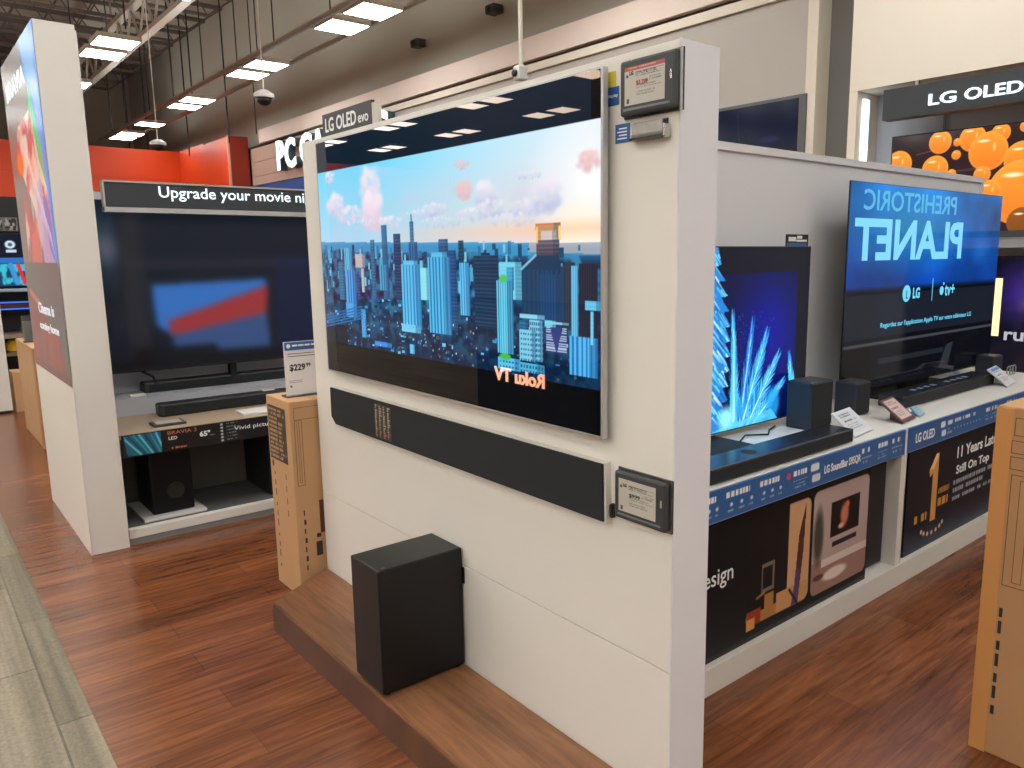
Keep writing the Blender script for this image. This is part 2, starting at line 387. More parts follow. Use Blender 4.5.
for gx, gy0, gl in ((5.15, 8, 'steel girder truss running along the ceiling toward the far wall'), (-2.2, 12, 'steel girder truss above the left edge of the ceiling')):
    bm = bmesh.new(); box(bm, gx - .09, gx + .09, gy0, 34.3, 7.42, 7.54); box(bm, gx - .09, gx + .09, gy0, 34.3, 6.6, 6.7)
    n = 20; d = (34.3 - gy0) / n
    for k in range(0, 20, 4): box(bm, gx - .02, gx + .02, gy0 + k * d, gy0 + k * d + .04, 7.5, 8.4)
    for k in range(n):
        a = gy0 + k * d; tube(bm, [(gx, a, 6.68), (gx, a + d / 2, 7.45)], .03, 5); tube(bm, [(gx, a + d / 2, 7.45), (gx, a + d, 6.68)], .03, 5)
    o = mk('girder_truss', bm, STEELL if gx > 0 else STEEL, base=(gx, gy0, 6.6)); tag(o, gl, 'girder')
# ---- troffers
tr0 = None
def troffer(x, y, label, group):
    global tr0
    if tr0 is None:
        t = thing('ceiling_light', label, 'light', (x, y, 5.2), group)
        hx, hy = .33, .36
        mk('frame', B((-hx, hx, -hy, hy, .012, .075), (-hx, -hx + .02, -hy, hy, -.004, .012), (hx - .02, hx, -hy, hy, -.004, .012), (-hx, hx, -hy, -hy + .02, -.004, .012), (-hx, hx, hy - .02, hy, -.004, .012)), FRAMEW, t, local=True)
        mk('diffuser', B((-hx + .021, hx - .021, -hy + .021, hy - .021, -.002, .011)), LAMP, t, local=True)
        mk('upward_fill', B((-hx + .04, hx - .04, -hy + .04, hy - .04, .0755, .08)), UPFILL, t, local=True)  # added glowing sheet on top, there only to light the ceiling
        tr0 = t; return t
    t = copy_tree(tr0); t.location = (x, y, 5.2); t['label'] = label; t['group'] = group; return t
vis = {(5.97, 11.25): 'bright square ceiling light nearest the camera, front one of its pair above the display wall', (5.97, 12.3): 'bright square ceiling light second from the front in the right hand row',
       (5.97, 15.6): 'third square ceiling light of the right hand row, above the hanging dome', (5.97, 16.6): 'fourth square ceiling light of the right hand row',
       (5.97, 20.0): 'fifth square ceiling light of the right hand row', (5.97, 21.0): 'sixth square ceiling light of the right hand row',
       (5.97, 24.35): 'lone square ceiling light before the last pair of the right hand row', (5.97, 26.6): 'second last square ceiling light of the right hand row', (5.97, 27.6): 'farthest square ceiling light of the right hand row',
       (3.4, 12.1): 'ceiling light cut by the top edge of the photo', (3.4, 15.6): 'upper light of the square pair above the white tower', (3.4, 16.6): 'lower light of the square pair above the white tower', (3.4, 19.75): 'small ceiling light half hidden behind the white tower'}
for (x, y), lb in vis.items(): troffer(x, y, lb, 'square ceiling lights')
rest = []
for x in (5.97, 3.4, 0.8, -1.8, -4.4, -6.45, -8.55, -10.7):
    for yy in (-6.5, -2.1, 2.3, 6.7, 11.2, 15.6, 20.0, 24.4):
        for k in (0, 1.05):
            if x in (5.97, 3.4) and yy > 9: continue
            if x in (-6.45,) and yy > 20: continue
            rest.append((x, yy + k * .95))
for x, y in rest: troffer(x, y, 'square ceiling light of the same grid over the rest of the store', 'square ceiling lights over the rest of the store')
# suspension rails of the visible rows
for x, y0, y1, lb in ((5.6, 7.6, 29, 'left suspension rail of the right hand light row'), (6.34, 7.6, 29, 'right suspension rail of the right hand light row')):
    o = mk('light_rail', B((x - .025, x + .025, y0, y1, 5.22, 5.3)), STEELL, base=(x, y0, 5.22)); tag(o, lb, 'rail')
# hanging cables
hang = [(5.6, y) for y in (11.9, 14.2, 16.1, 18.2, 20.5, 22.7, 25.3, 27.1)] + [(6.34, y) for y in (12.6, 17.0, 21.6, 26.2)] + [(3.4, y) for y in (14.8, 16.1, 19.2)] + [(6.9, y) for y in (18.9, 20.8, 24.2, 28.6, 31.0)] + [(2.2, 30.0), (3.4, 30.5), (4.6, 31), (1.0, 27)]
for i, (x, y) in enumerate(hang):
    zb = 5.26 if x < 6.8 and y < 29 else 4.4
    o = mk('hanging_cable', tube(bmesh.new(), [(x, y, zb), (x, y, 8.25)], .013 if y < 20 else .02, 5), WIRE, base=(x, y, zb)); tag(o, 'thin dark cable hanging from the ceiling', 'cable', 'thin dark hanging cables')
# ---- hanging cameras
def dome(name, label, x, y, z, top, r=.12, white=True):
    t = thing(name, label, 'camera', (x, y, z))
    mk('drop_rod', tube(bmesh.new(), [(x, y, z + .1), (x, y, 8.39)], .012, 8), FRAMEW if white else STEEL, t)
    mk('ring', lathe(bmesh.new(), (x, y, z), [(r * .4, .12), (r, .06), (r, .0), (r * .85, -.01)], 20), mat('dome_white', (214, 214, 214), rough=.4) if white else DGREY, t, smooth=False)
    mk('dome', lathe(bmesh.new(), (x, y, z - .011), [(r * .8, .0), (r * .7, -.06), (r * .4, -.1), (.01, -.115)], 20), BLACK, t, smooth=True)
dome('dome_camera', 'white ring dome camera hanging below the third ceiling light', 5.0, 13.25, 4.15, 5.25, .16)
dome('dome_camera', 'small white dome camera hanging near the far end of the light row', 5.0, 19.85, 4.1, 5.3, .17)
t = thing('pole_camera', 'small camera on a long white pole above the large wall television', 'camera', (5.0, 6.41, 3.3))
mk('pole', tube(bmesh.new(), [(5, 6.41, 3.40), (5, 6.41, 8.395)], .022, 10), FRAMEW, t)
mk('housing', B((4.93, 5.05, 6.36, 6.46, 3.30, 3.44), bev=.02), mat('dome_white2', (206, 214, 212), rough=.4), t)
mk('lens', lathe(bmesh.new(), (4.925, 6.41, 3.36), [(.035, 0), (.035, -.02), (.02, -.03)], 16, 'X'), BLACK, t)
for (x, y, z, lb) in ((7.62, 12.75, 5.3, 'small grey camera mounted on the upper wall below a cable'), (7.62, 10.45, 5.35, 'dark camera mounted high on the wall near the white pole')):
    t = thing('wall_camera', lb, 'camera', (x, y, z)); mk('body', B((x - .1, x + .1, y - .14, y + .1, z - .07, z + .07), bev=.03), DGREY, t); mk('bracket', B((x + .1, 7.79, y - .03, y + .03, z - .02, z + .1)), STEELL, t); mk('lens', lathe(bmesh.new(), (x - .1, y, z), [(.05, 0), (.04, -.03)], 12, 'X'), BLACK, t)

# ================================================================ MAIN DISPLAY WALL
PX = 1.439
t = thing('display_wall', 'thick white freestanding display wall carrying the large skyline television', 'display wall', (1.51, 2.33, 0))
mk('upper_panel', B((PX, 1.581, 1.251, 3.412, .509, 2.085), bev=.0015), WHITE, t)
mk('lower_panel', B((PX, 1.581, 1.251, 3.412, .0, .5055), bev=.0015), WHITE, t)
mk('end_cap', B((PX + .001, 1.5815, 1.2475, 1.2505, 0, 2.086)), WHITE2, t)
# platform with a diagonal far end
bm = bmesh.new(); prism(bm, [(1.101, 1.1), (1.438, 1.1), (1.438, 3.417), (1.101, 3.205)], 2, 0, .126)
bmesh.ops.bevel(bm, geom=[e for e in bm.edges if all(v.co.z > .12 for v in e.verts)], offset=.004, segments=2, affect='EDGES')
t = thing('wood_platform', 'low walnut plank platform at the foot of the display wall', 'platform', (1.27, 2.2, 0))
mk('top', bm, PLATM, t)
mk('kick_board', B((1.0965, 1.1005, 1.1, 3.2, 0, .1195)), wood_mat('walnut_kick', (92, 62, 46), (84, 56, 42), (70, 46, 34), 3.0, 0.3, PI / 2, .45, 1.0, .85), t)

# ---- main television
t = thing('wall_television', 'large flat wall television showing a city skyline at sunset', 'television', (1.42, 2.39, 1.1))
mk('body', B((1.4055, 1.424, 1.471, 3.200, 1.106, 2.060), bev=.002), SILVER, t); mk('wall_mount', B((1.4245, 1.4388, 1.7, 2.95, 1.25, 1.9)), BLACKM, t)
W_, H_ = 560, 307
c = Cv(W_, H_, (3, 5, 9)); c.U = (1.709 * c.U + .074) / 1.745; c.V = (.94 * c.V + .009) / .957
U, V = c.U, c.V
def mixc(a, b, k): return np.asarray(a, float) * (1 - k[..., None]) + np.asarray(b, float) * k[..., None]
sky = mixc((105, 212, 248), (226, 240, 252), np.clip((U - .25) / .75, 0, 1))
sky = sky * (1 - np.clip((V - .14) / .3, 0, 1)[..., None] * .55) + mixc((226, 214, 226), (255, 206, 178), np.clip((U - .3) / .6, 0, 1)) * np.clip((V - .14) / .3, 0, 1)[..., None] * .55
inp = ((V > .134) & (V < .862))
c.a[inp] = sky[inp]
bn = c.noise(9, 7, 3, 4)
mk1 = np.clip((bn - .5) * 5, 0, 1) * np.clip(1 - np.abs(V - .34) / .12, 0, 1); c.put(mk1 * .55 * inp, (205, 205, 228))
c.put(c.ell(1.0, .3, .16, .24, .9) * .9 * inp, (250, 252, 255)); c.put(c.ell(.975, .42, .1, .1, .9) * inp, (255, 244, 214))
for i, (u, v, ru, rv) in enumerate([(305,233,32,91),(310,310,36,68),(204,321,50,32),(130,275,32,41),(111,161,21,20),(387,361,42,22),(658,195,19,13),(665,276,19,26),(730,299,24,37),(744,341,36,25),(683,357,44,19),(895,317,30,40),(842,349,37,24),(995,240,19,24),(857,255,31,11),(581,373,71,17),(509,344,53,17),(801,381,56,18),(560,330,40,20),(250,360,60,18)]):
    R = np.random.RandomState(100 + i); u, v, ru, rv = u / 1000, v / 1000, ru / 1000, rv / 1000
    low_ = (178, 190, 222) if i in (8, 9, 10, 11, 12, 14, 15, 16, 17, 18) else (216, 200, 220)
    hi_ = (246, 236, 244) if i not in (6, 7, 13) else (238, 200, 198)
    if i in (6, 7, 13): low_ = (226, 180, 182)
    for k in range(60):
        a_ = R.uniform(0, 2 * PI); q_ = math.sqrt(R.rand()); cu_, cv_ = u + ru * 1.25 * q_ * math.cos(a_), v + rv * 1.1 * q_ * math.sin(a_)
        rr_ = R.uniform(.25, .55) * min(ru * c.asp, rv) * 1.1; f_ = np.clip((cv_ - v) / rv * .5 + .5, 0, 1)
        c.put(c.ell(cu_, cv_, rr_ / c.asp * 1.5, rr_, 1.0) * inp * .5, np.array(hi_) * (1 - f_) + np.array(low_) * f_)
# sun rays and horizon glow
c.put(np.clip(1 - np.abs(V - .415) / .035, 0, 1) * inp * .6 * np.clip((U - .35) * 2, 0, 1), (255, 196, 160))
hz = .425 + .03 * U
c.put(((V > hz) & inp).astype(float), (70, 160, 205)); c.put(((V > hz) & (V < hz + .03) & (U > .85) & inp).astype(float) * .6, (236, 190, 180))
cn = c.noise(60, 40, 5, 2); cn2 = c.noise(16, 10, 8, 3)
city = mixc((14, 60, 98), (58, 140, 175), np.clip((cn - .35) * 2.6, 0, 1)) * (0.72 + .6 * np.clip(cn2, 0, 1))[..., None]
dd = np.clip((V - hz - .01) / .07, 0, 1); lm = ((V > hz + .012) & inp & ((cn2 * .03 + hz + .02) < V)).astype(float) * np.clip(dd * 1.4, 0, 1)
k = lm[..., None]; c.a = c.a * (1 - k) + city * k
low = np.clip((V - .6) / .22, 0, 1) * inp; c.a = c.a * (1 - .6 * low[..., None]) + np.array((6, 34, 66)) * .6 * low[..., None]
R = np.random.RandomState(4)
for _ in range(160):
    u = R.uniform(.02, .98); v = R.uniform(.44, .6); w = R.uniform(.004, .012); h = R.uniform(.01, .05)
    c.rect(u, u + w, v, v + h, [(50, 130, 170), (90, 180, 210), (25, 85, 125), (130, 205, 225)][R.randint(4)])
for _ in range(240):
    u = R.uniform(.02, .98); v = R.uniform(.64, .855); w = R.uniform(.003, .014); h = R.uniform(.004, .012)
    c.rect(u, u + w, v, v + h, [(30, 100, 160), (60, 160, 220), (20, 70, 120), (140, 200, 240), (16, 60, 60), (90, 110, 110)][R.randint(6)])
BLD = [(129,160,512,672,(40,130,170),None,0),(164,201,454,690,(120,205,230),(60,150,190),4),(169,217,545,680,(90,180,235),(40,110,180),4),(223,237,564,667,(30,90,150),None,0),(219,265,480,535,(200,190,190),None,0),(245,259,536,632,(190,200,205),None,0),(295,314,426,660,(40,120,160),None,0),(347,372,371,656,(45,125,165),(35,105,145),5),(398,428,407,653,(20,75,115),None,0),(331,366,522,619,(90,180,215),(40,120,170),3),(465,481,366,442,(50,120,150),None,0),(471,476,339,370,(50,120,150),None,0),(458,494,438,525,(50,130,175),(30,90,140),4),(501,531,531,645,(150,230,240),None,0),(426,500,518,758,(110,205,240),(50,140,200),6),(434,492,505,520,(110,200,235),None,0),(419,495,743,772,(130,210,240),None,0),(572,605,431,510,(45,100,140),None,0),(606,632,469,741,(30,90,140),None,0),(530,610,492,761,(100,200,235),(40,120,185),7),(545,600,478,494,(100,200,235),None,0),(641,658,437,519,(15,70,100),None,0),(642,673,513,689,(120,205,240),(50,140,200),4),(689,763,490,724,(10,60,95),None,0),(712,740,480,492,(10,60,95),None,0),(767,830,508,624,(130,215,235),None,0),(787,809,524,595,(70,170,215),None,0),(868,930,396,415,(200,130,80),None,0),(870,930,408,446,(190,140,100),None,0),(881,920,419,443,(210,190,180),None,0),(870,927,445,508,(95,85,100),None,0),(829,934,520,679,(20,75,110),(25,85,120),9),(879,933,545,747,(30,90,135),(25,75,120),8),(935,964,508,699,(60,75,95),(45,60,85),5),(972,1014,513,735,(55,60,80),(40,45,65),8),(956,971,518,718,(130,205,235),(70,150,200),3),(757,805,567,795,(120,215,240),(40,120,165),7),(822,888,664,679,(150,215,235),None,0),(849,884,681,806,(140,210,235),'win',5),(821,866,714,809,(140,210,235),'win',5),(821,845,684,714,(40,110,150),None,0),(888,916,678,696,(110,215,240),None,0),(891,948,681,687,(170,210,230),None,0),(893,943,696,771,(60,80,140),'hs',10),(950,1014,716,830,(100,195,240),(40,120,190),6),(986,1021,614,639,(110,200,235),None,0),(999,1006,642,736,(130,210,240),None,0),(758,822,810,848,(110,205,240),'win',5),(819,887,815,845,(100,190,225),'win',6),(160,213,682,743,(90,170,230),None,0),(235,258,705,818,(80,170,225),None,0),(294,371,826,846,(60,150,235),None,0),(449,468,816,852,(110,200,245),None,0)]
for (u0, u1, v0, v1, col, st, n) in BLD:
    u0, u1, v0, v1 = u0 / 1000, u1 / 1000, v0 / 1000, v1 / 1000
    c.rect(u0, u1, v0, v1, col)
    m_ = ((U >= u0) & (U < u1) & (V >= v0) & (V < v1)); q = (U - u0) / (u1 - u0); r = (V - v0) / (v1 - v0)
    sh = (m_ & (q > .72)).astype(float) * .28; c.put(sh, (10, 50, 90))
    if st == 'win': c.put((m_ & (np.mod(q * n * 1.4, 1) > .45) & (np.mod((V - v0) / .016, 1) > .5) & (q > .04)).astype(float) * .75, (30, 90, 130))
    elif st == 'hs': c.put((m_ & (np.mod(r * n, 1) < .5) & (np.abs(q - .5) > .32 - .3 * r)).astype(float), (190, 205, 235))
    elif st is not None: c.put((m_ & (np.mod(q * n, 1) > .55)).astype(float) * .85, st)
    else: c.put((m_ & (np.mod((V - v0) / .012, 1) > .6)).astype(float) * .14, (200, 235, 250))
c.put(c.poly([(.829, .53), (.849, .50), (.868, .488), (.925, .488), (.934, .53)]), (22, 72, 106)); c.put(c.line((.829, .53), (.868, .488), .004), (150, 200, 220))
c.put(c.ell(.778, .56, .014, .014), (90, 205, 110)); c.put(c.ell(.779, .806, .02, .012), (90, 200, 90))
c.put(c.line((.872, .41), (.872, .45), .004), (255, 205, 110)); c.put(c.line((.928, .41), (.928, .44), .005), (255, 216, 120))
for _ in range(90): c.put(c.circ(R.uniform(.03, .72), R.uniform(.72, .85), R.uniform(.002, .004)), [(230, 240, 250), (120, 190, 240), (190, 150, 110)][R.randint(3)])
c.rect(0, .16, .78, .862, (10, 36, 60)); 
for kk in range(5): c.put(c.line((.03, .80 - kk * .012), (.24, .74 - kk * .012), .003), (40, 130, 190))
cityreg = np.clip((V - hz) * 60, 0, 1)[..., None]; c.a = c.a * (1 - cityreg) + 255 * (np.clip(c.a, 0, 255) / 255) ** 1.22 * cityreg
c.rect(0, 1, 0, .134, (9, 30, 46)); c.rect(0, 1, .862, 1, (4, 6, 10))  # teal of the top bar is the dim ceiling reflection painted in
edge = np.clip((V - .862 + .02 * np.clip(.25 - U, 0, 1) * 0) * 100, 0, 1)
MAINS = attr_mat('skyline_picture', True, 1.0, rough=0.012)
MAINS.node_tree.nodes['Principled BSDF'].inputs['Specular Tint'].default_value = (1.0, .62, .36, 1)
picture('screen', c, (1.4045, 3.188, 2.054), NY, NZ, 3.188 - 1.479, 2.054 - 1.114, MAINS, t)

# ---- wall soundbar under it
t = thing('wall_soundbar', 'long black fabric soundbar mounted on the white wall under the skyline television', 'soundbar', (1.42, 2.39, .857))
sb = [(3.204, 1.030), (1.481, 1.034), (1.478, .872), (3.166, .872), (3.206, .902)]
bm = bmesh.new(); prism(bm, [(1.475, 1.038), (1.470, .865), (3.162, .865), (3.209, .900), (3.208, 1.035)], 0, 1.4185, 1.4388); mk('housing', bm, mat('soundbar_white_shell', (214, 212, 206), rough=.35), t)
bm = bmesh.new(); prism(bm, [(a, b) for a, b in sb], 0, 1.412, 1.418); mk('grille', bm, FABRIC, t)
c = Cv(60, 80, (26, 30, 34)); R = np.random.RandomState(2)
for col_ in range(4):
    for row in range(14):
        h = R.uniform(.2, .9); c.rect(.06 + col_ * .24, .06 + col_ * .24 + .18 * h, .05 + row * .066, .05 + row * .066 + .04, (186, 170, 142) if row < 11 else (170, 120, 96))
picture('sticker', c, (1.4113, 2.797, 1.020), NY, NZ, .135, .14, attr_mat('sticker_print', False, rough=.5), t, 'pale printed sticker on the grille')
mk('cable_clip', B((1.422, 1.4385, 1.452, 1.4645, .885, .925), bev=.004), BLACK, t)

# ---- electronic price tags on the wall
def esl(label, y0, y1, z0, z1, red, seed, price):
    t = thing('price_display', label, 'price tag', (1.43, (y0 + y1) / 2, z0))
    mk('backplate', B((1.433, 1.4389, y0 - .006, y1 + .002, z0 - .004, z1 + .004)), ACR, t)
    mk('case', B((1.414, 1.433, y0, y1, z0, z1), bev=.007), DGREY, t)
    c = Cv(150, 96, (182, 178, 170))
    W2 = y1 - y0
    if red: c.rect(0, 1, 0, .11, (168, 78, 66)); c.glyphs(.1, .9, .03, .09, 1, (210, 170, 160), 3)
    c.put(c.circ(.07, .24, .045), (40, 60, 55)); c.glyphs(.28, .95, .17, .3, 3, (70, 70, 70), seed, cell=.5); c.rect(.28, .97, .155, .17, (90, 90, 90))
    c.glyphs(.3, .95, .5, .62, 2, (140, 136, 130), seed + 1); c.glyphs(.3, .8, .66, .8, 2, (140, 136, 130), seed + 2); c.glyphs(.62, .95, .34, .46, 2, (120, 116, 112), seed + 3)
    c.rect(.06, .12, .82, .95, (60, 60, 58))
    picture('display', c, (1.4135, y1 - .018, z1 - .018), NY, NZ, W2 - .05, (z1 - z0) * .68, attr_mat('eink_%d' % seed, False, rough=.35), t, 'grey paper-like display panel')
    zz = z1 - .018 - (z1 - z0) * .68 * .52
    text_mesh('price', price, (1.413, y1 - .018 - (W2 - .05) * .3, zz), NY, UZ, .038, .012, INKR if red else INK, t, bold=.0)
    text_mesh('brand_mark', 'LG', (1.413, y1 - .018 - (W2 - .05) * .13, zz + .026), NY, UZ, .013, .009, INK, t, bold=.03)
    mk('side_light', B((1.4125, 1.4145, y0 + .010, y0 + .016, (z0 + z1) / 2 - .0, (z0 + z1) / 2 + .02)), CHROME, t)
    mk('clip_bar', B((1.4125, 1.4145, y0 + .016, y1 - .014, z0 + .012, z0 + .017)), mat('tag_bar', (110, 116, 120), rough=.3), t)
esl('grey electronic price tag with red header at the top corner of the display wall', 1.241, 1.4215, 1.930, 2.060, True, 11, '$3,299')
esl('dark grey electronic price tag beside the right end of the wall soundbar', 1.253, 1.436, .898, 1.029, False, 21, '$999')
o = mk('yellow_sticker', B((1.4375, 1.4388, 1.459, 1.490, 2.013, 2.05)), YEL, base=(1.438, 1.475, 2.013)); tag(o, 'small yellow sticker beside the top price tag', 'sticker')
t = thing('blue_sticker', 'small blue sticker directly below the yellow one', 'sticker', (1.438, 1.47, 1.967)); mk('label', B((1.4372, 1.4388, 1.447, 1.490, 1.967, 2.012)), BLUE, t); text_mesh('lettering', 'display', (1.4370, 1.487, 1.985), NY, UZ, .037, .010, WINK, t, depth=.0004, bold=.02)
t = thing('blue_shelf_label', 'blue shelf label under the top price tag', 'label', (1.438, 1.434, 1.873)); mk('label', B((1.4372, 1.4388, 1.409, 1.459, 1.873, 1.919)), BLUE, t)
mk('lettering', B(*[(1.4366, 1.4371, 1.418, 1.452 - .006 * (i % 2), 1.882 + i * .008, 1.885 + i * .008) for i in range(4)]), WINK, t)
t = thing('card_holder', 'small clear holder with printed cards next to the blue shelf label', 'card holder', (1.43, 1.352, 1.874))
mk('holder', B((1.418, 1.4388, 1.282, 1.392, 1.870, 1.876), (1.433, 1.4388, 1.282, 1.392, 1.876, 1.914), (1.418, 1.42, 1.282, 1.392, 1.876, 1.884)), ACR, t)
for i in range(2): mk('card', B((1.424 + i * .004, 1.426 + i * .004, 1.288 + .01 * i, 1.388 - .004 * i, 1.877, 1.911 - .004 * i)), mat('card_print_%d' % i, (168 + 30 * i, 166 + 30 * i, 162 + 30 * i), rough=.5, var=.3, vscale=120), t)
mk('rail', B((1.416, 1.4388, 1.273, 1.281, 1.868, 1.9), bev=.003), CHROME, t)

# ---- LG OLED evo sign on top of the wall
t = thing('topper_sign', 'small charcoal sign standing on the top edge of the display wall', 'sign', (1.47, 3.0, 2.085))
mk('board', B((1.456, 1.47, 2.787, 3.225, 2.086, 2.178)), SIGNB, t); mk('cap', B((1.4565, 1.4695, 2.735, 2.786, 2.086, 2.166)), mat('sign_cap', (196, 190, 180), rough=.5), t, )
text_mesh('lettering', 'LG OLED', (1.4555, 3.198, 2.104), NY, UZ, .282, .056, WINK, t, bold=.02)
text_mesh('lettering', 'evo', (1.4555, 2.900, 2.106), NY, UZ, .085, .028, WINK, t, bold=.01)

# ---- subwoofer on the platform
t = thing('subwoofer', 'tall black box subwoofer standing on the walnut platform', 'subwoofer', (1.27, 2.33, .126))
mk('cabinet', B((1.106, 1.434, 2.222, 2.425, .134, .575), bev=.006), SUBM, t)
bm = bmesh.new()
for x in (1.13, 1.41):
    for y in (2.245, 2.4): lathe(bm, (x, y, .126), [(.014, 0), (.014, .009)], 12)
mk('feet', bm, BLACKM, t); mk('rear_panel', B((1.434, 1.4375, 2.216, 2.30, .44, .50)), BLACK, t)
text_mesh('brand_mark', 'LG', (1.128, 2.238, .5752), UX, UY, .012, .008, mat('brand_grey', (150, 152, 154), rough=.4), t, depth=.0003)

# ================================================================ RIGHT COUNTER
YF = 1.635
t = thing('display_counter', 'long white display counter with navy price fascia and back wall', 'display counter', (3.65, 1.95, 0))
mk('plinth', B((1.582, 5.72, YF, 2.25, 0, .108), bev=.002), PLINTH, t)
mk('countertop', B((1.582, 5.72, YF + .004, 2.25, .755, .785), bev=.002), mat('counter_top_white', (220, 218, 214), rough=.3), t)
mk('back_wall', B((1.582, 5.72, 2.252, 2.33, 0, 2.05)), WHITE2, t)
mk('top_rail', B((1.582, 5.72, 2.238, 2.34, 2.05, 2.085)), WHITE2, t); mk('end_trim', B((5.68, 5.72, 2.24, 2.251, .79, 2.049)), WHITE2, t)
mk('inner_back', B((1.582, 5.72, 2.2, 2.25, .109, .754)), mat('inner_grey', (190, 188, 182), rough=.6), t)
for x in (1.6, 3.5, 5.4): mk('divider', B((x, x + .052, YF + .005, 2.19, .109, .754)), PLINTH, t)
FB = attr_mat('fascia_print', False, rough=.35)
def fascia(x0, x1, seed, blanks):
    Wd = int((x1 - x0) * 260); c = Cv(Wd, 34, (40, 92, 152))
    for (a, b, rows, kind) in blanks:
        u0, u1 = (a - x0) / (x1 - x0), (b - x0) / (x1 - x0)
        if kind == 'head': c.glyphs(u0, u1, .22, .40, 1, (225, 232, 240), seed + rows, .9, 1.2); c.glyphs(u0, u1, .52, .86, rows, (150, 172, 198), seed + 3, .45, .9)
        if kind == 'icons':
            n = 3
            for i in range(n): c.put(c.circ(u0 + (u1 - u0) * (i + .5) / n, .58, .06), (200, 214, 228)); c.glyphs(u0 + (u1 - u0) * (i + .2) / n, u0 + (u1 - u0) * (i + .8) / n, .74, .82, 1, (150, 172, 198), seed + i)
            c.glyphs(u0, u1, .18, .36, 1, (230, 236, 242), seed, .9, 1.2)
        if kind == 'pill': c.put(c.rrect(u0, u1, .16, .42, .08), (214, 224, 232)); c.put(c.rrect(u0 + .006, u1 + .006, .54, .8, .08), (214, 224, 232))
        if kind == 'dots':
            for i in range(9): c.put(c.circ(u0 + (u1 - u0) * i / 9, .62, .045), (170, 190, 210))
            c.glyphs(u0, u1, .22, .38, 1, (225, 232, 240), seed, .9, 1.2)
    c.rect(0, 1, .96, 1, (150, 175, 205)); return c
f1 = mk('fascia', B((1.6, 3.497, YF - .008, YF + .003, .664, .781)), FASC, t); f1['label'] = 'navy fascia strip of the soundbar section'
picture('printed_strip', fascia(1.6, 3.496, 5, [(2.0, 2.13, 1, 'icons'), (2.16, 2.34, 2, 'icons'), (2.36, 2.52, 3, 'icons'), (2.58, 2.68, 3, 'head'), (2.70, 2.76, 1, 'pill'), (3.1, 3.19, 2, 'head'), (3.24, 3.33, 3, 'head'), (3.37, 3.47, 2, 'head')]), (1.6, YF - .0085, .781), UX, NZ, 1.896, .117, FB, f1)
text_mesh('lettering', 'LG SoundBar S95QR', (2.80, YF - .0095, .700), UX, UZ, .29, .040, WINK, f1, bold=.025)
mk('red_mark', lathe(bmesh.new(), (2.545, YF - .0088, .745), [(.014, 0), (.014, -.0006)], 16, 'Y'), mat('red_dot', (210, 60, 90), rough=.4), f1)
f2 = mk('fascia', B((3.515, 5.70, YF - .008, YF + .003, .664, .781)), FASC, t); f2['label'] = 'navy fascia strip of the television section'
picture('printed_strip', fascia(3.515, 5.70, 9, [(3.87, 3.92, 1, 'pill'), (3.95, 4.02, 2, 'head'), (4.03, 4.38, 2, 'dots'), (4.42, 4.62, 2, 'head'), (4.7, 4.9, 3, 'icons')]), (3.515, YF - .0085, .781), UX, NZ, 2.185, .117, FB, f2)
text_mesh('lettering', 'LG OLED', (3.60, YF - .0095, .700), UX, UZ, .20, .046, WINK, f2, bold=.02)
mk('joint_strip', B((3.498, 3.514, YF - .01, YF + .003, .66, .785)), mat('white_edge', (226, 226, 226), rough=.4), t)
# posters
PB = attr_mat('poster_print', False, rough=.5, spec=.25)
t = thing('poster_board', 'black poster board with rounded living room photos and the word design', 'poster', (2.4, 1.62, .108))
mk('board', B((1.6496, 3.2586, 1.662, 1.669, .109, 0.6459)), BLACK, t)
c = Cv(420, 136, (14, 17, 20)); U, V = c.U, c.V
def X2(x): return (x - 1.62) / 1.58
def Z2(z): return (.663 - z) / .508
c.put(np.clip((V - .5) * 1.2, 0, .8) * np.clip(1 - np.abs(U - .25) / .4, 0, 1), (52, 60, 66))
m_ = c.rrect(X2(2.305), X2(2.725), Z2(.625), Z2(.195), .07)
room = mixc((18, 20, 22), (20, 22, 26), V); left = m_ * (U < X2(2.56))
c.put(m_ * (U < X2(2.57)), (16, 18, 20))
c.put(m_ * (U >= X2(2.57)), (202, 158, 120)); c.put(m_ * (V > .83), (176, 120, 74)); c.put(m_ * (V > .76 ) * (U > X2(2.5)), (196, 146, 98))
c.put(m_ * (c.poly([(X2(2.62), .82), (X2(2.645), .35), (X2(2.69), .1), (X2(2.68), .5), (X2(2.655), .88)])), (84, 48, 40)); c.put(m_ * c.poly([(X2(2.60), .95), (X2(2.64), .62), (X2(2.66), .66), (X2(2.65), 1.0)]), (86, 66, 110)); c.put(m_ * c.line((X2(2.59), .78), (X2(2.66), .95), .012), (30, 24, 22))
c.rect(X2(2.40), X2(2.48), .47, .70, (120, 108, 96)); c.rect(X2(2.408), X2(2.472), .50, .67, (22, 24, 26)); c.rect(X2(2.31), X2(2.40), .80, .92, (150, 60, 40)); c.rect(X2(2.42), X2(2.48), .72, .92, (170, 120, 66)); c.rect(X2(2.31), X2(2.36), .86, .95, (210, 150, 80)); c.put(m_ * c.line((X2(2.37), .72), (X2(2.42), .70), .01), (160, 120, 80))
m_ = c.rrect(X2(2.745), X2(3.19), Z2(.634), Z2(.185), .07)
c.put(m_, (176, 154, 150)); c.put(m_ * (V > .66), (150, 116, 106)); c.put(m_ * c.ell(X2(2.79), .45, .03, .3, .5), (70, 66, 56)); c.put(m_ * (V > .66) * (V < .73) * (U > X2(2.82)), (206, 190, 182)); c.put(m_ * c.ell(X2(2.93), .82, .07, .06, .3), (216, 200, 190)); c.put(m_ * c.ell(X2(2.8), .80, .03, .03, .3), (90, 60, 50))
